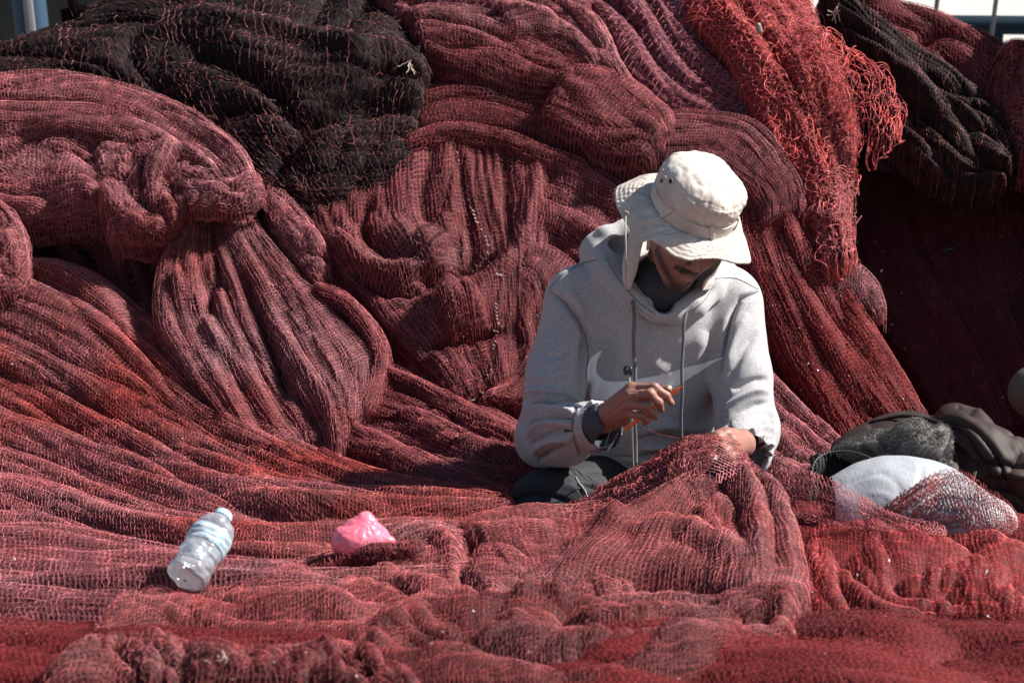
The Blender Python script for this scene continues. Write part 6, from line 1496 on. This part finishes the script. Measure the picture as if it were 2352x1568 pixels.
V, F = cyl((1.0, 10, za + 0.016), (5.0, 10, za - 0.02), 0.040); mesh_np('top_rail', V, [(F, 0, True)], [M_blue], parent=rl)
V, F = cyl((1.0, 10, 0.45), (5.0, 10, 0.45), 0.03); mesh_np('lower_rail', V, [(F, 0, True)], [M_blue], parent=rl)
for xp in (W(2430, 90, 10)[0] + 0.95, W(2432, 90, 10)[0] - 0.26, W(2430, 90, 10)[0] - 1.45):
    V, F = box((xp, 10.0, za / 2), (0.055, 0.05, za - 0.03)); mesh_np('post', V, [(F, 0, False)], [M_blue], parent=rl)
for k, xx in enumerate((2165, 2300, 2440)):
    a = W(xx + 8, -160, 9.9); b_ = W(xx - 45, 260, 9.9); V, F = cyl(a, b_, 0.010, 6); mesh_np('wire', V, [(F, 0, True)], [M_wire], parent=rl)
V, F = box((4.6, 17.0, 1.5), (11.0, 0.4, 3.0), math.radians(38)); V2, F2 = box((4.6, 17.0, 3.06), (11.2, 0.56, 0.12), math.radians(38))
qw = empty('quay_wall', (6.5, 16, 0), 'pale rendered wall far behind the railing in full sun', 'wall'); mesh_np('wall_face', V, [(F, 0, False)], [M_wall], parent=qw); mesh_np('coping', V2, [(F2, 0, False)], [M_wall], parent=qw)
sh = empty('shed', (-3.0, 12.5, 0), 'dark corrugated shed side far behind the top left of the heap', 'shed')
xs = np.linspace(-6.0, -0.9, 400); zz = np.array([0.0, 3.2]); G = np.stack([np.broadcast_to(xs, (2, 400)), np.broadcast_to(12.5 + 0.02 * np.sin(xs * 30), (2, 400)), np.broadcast_to(zz[:, None], (2, 400))], -1)
V, F = solid(G, 0.006); mesh_np('side_wall', V, [(F, 0, True)], [M_shed], parent=sh)
V, F = box((-3.45, 13.6, 3.3), (5.3, 2.5, 0.12)); mesh_np('roof', V, [(F, 0, False)], [M_shed], parent=sh)
bp_ = empty('pole', W(60, 100, 9.0) * np.array([1, 1, 0]), 'leaning blue pole with a white stripe, blurred behind the top left', 'pole')
a = W(18, -420, 9.0); b_ = W(100, 300, 9.0); dn = (b_ - a) / np.linalg.norm(b_ - a); b_ = a + dn * (a[2] / -dn[2])
V, F = cyl(a, b_, 0.062, 20); mesh_np('shaft', V, [(F, 0, True)], [M_pole], parent=bp_)
off_ = np.array([0.010, -0.0600, 0]); Pl = np.linspace(a, b_, 30)
G = np.stack([Pl + np.array([0.062 * math.sin(t), -0.064 * math.cos(t), 0]) for t in np.linspace(-0.16, 0.42, 8)], 0)
V, F = solid(G, 0.002); mesh_np('stripe', V, [(F, 0, True)], [M_strip], parent=bp_)
# pale round float at the right edge
M_fl = mat('dusty_float', (0.085, 0.072, 0.06), 0.75, 0.2, bump=(30, 0.3, 0.003), var=((0.11, 0.09, 0.075), 9, 0.2))
f = Field(q(2385, 905, 5.75) - 0.14, q(2385, 905, 5.75) + 0.14, 0.004); f.ell(q(2392, 900, 5.75), (0.080, 0.080, 0.068), None, 0.01); f.cap(q(2392, 900, 5.75), q(2400, 828, 5.75), 0.018, 0.014, 0.02)
V, F = f.mesh(1); V, F = largest(V, F); o = mesh_np('net_float', V, [(F, 0, True)], [M_fl]); tag(o, 'dusty pale round net float half cut off at the right edge', 'float')
# brown toggle bead caught in the loose net
p = q(1743, 66, 6.72); f = Field(p - 0.03, p + 0.03, 0.0015); f.cap(p + np.array([0.003, 0, -.008]), p + np.array([-.002, 0, .008]), 0.0085, 0.0085, 0.002)
V, F = f.mesh(1); o = mesh_np('lead_weight', V, [(F, 0, True)], [mat('worn_lead', (0.20, 0.17, 0.14), 0.4, 0.5)]); tag(o, 'small oval lead weight caught in the loose bright red net', 'net weight')

# tufts of cream and green twine caught in the nets
M_cream = mat('cream_twine', (0.52, 0.42, 0.34), 0.8, 0.2); M_green = mat('green_twine', (0.10, 0.30, 0.28), 0.8, 0.2)
for (x, y, n_, L_, m_, lab) in ((938, 140, 5, 0.045, M_cream, 'cream twine end hanging from the black net, upper centre'), (1078, 915, 7, 0.030, M_cream, 'whitish twine tuft at the lower tip of the central drape'),
                              (1925, 18, 6, 0.050, M_cream, 'cream rope end at the top beside the loose red net'), (2168, 575, 2, 0.035, M_green, 'short green twine scrap on the shaded net at right'),
                              (505, 1498, 4, 0.035, M_cream, 'pale twine loop in the crumpled net near the bottom left')):
    rg = np.random.default_rng(int(x)); p0 = W(x, y, 5.0); d = p0 - CAM; d /= np.linalg.norm(d)
    bpy.context.view_layer.update(); ok, loc_, nr, _, ob, _ = S.ray_cast(bpy.context.evaluated_depsgraph_get(), Vector(CAM), Vector(d))
    if not ok: continue
    c = np.array(loc_) - d * 0.008; P = np.zeros((n_, 14, 3))
    for k in range(n_):
        a = rg.uniform(-0.6, 0.6); pos = c + rg.normal(0, 0.003, 3); v = np.array([math.sin(a), -0.1, -math.cos(a)])
        for i in range(14):
            P[k, i] = pos; pos = pos + v * L_ / 13 * rg.uniform(0.6, 1.2); v = v + rg.normal(0, 0.35, 3) * np.array([1, 0.3, 1]); v /= np.linalg.norm(v)
    V, F = tubes(P, np.broadcast_to(np.array([0.2, -1, 0.3]), P.shape), 0.0014, 0, 5)
    o = mesh_np('twine_tuft', V, [(F, 0, True)], [m_]); tag(o, lab, 'twine')
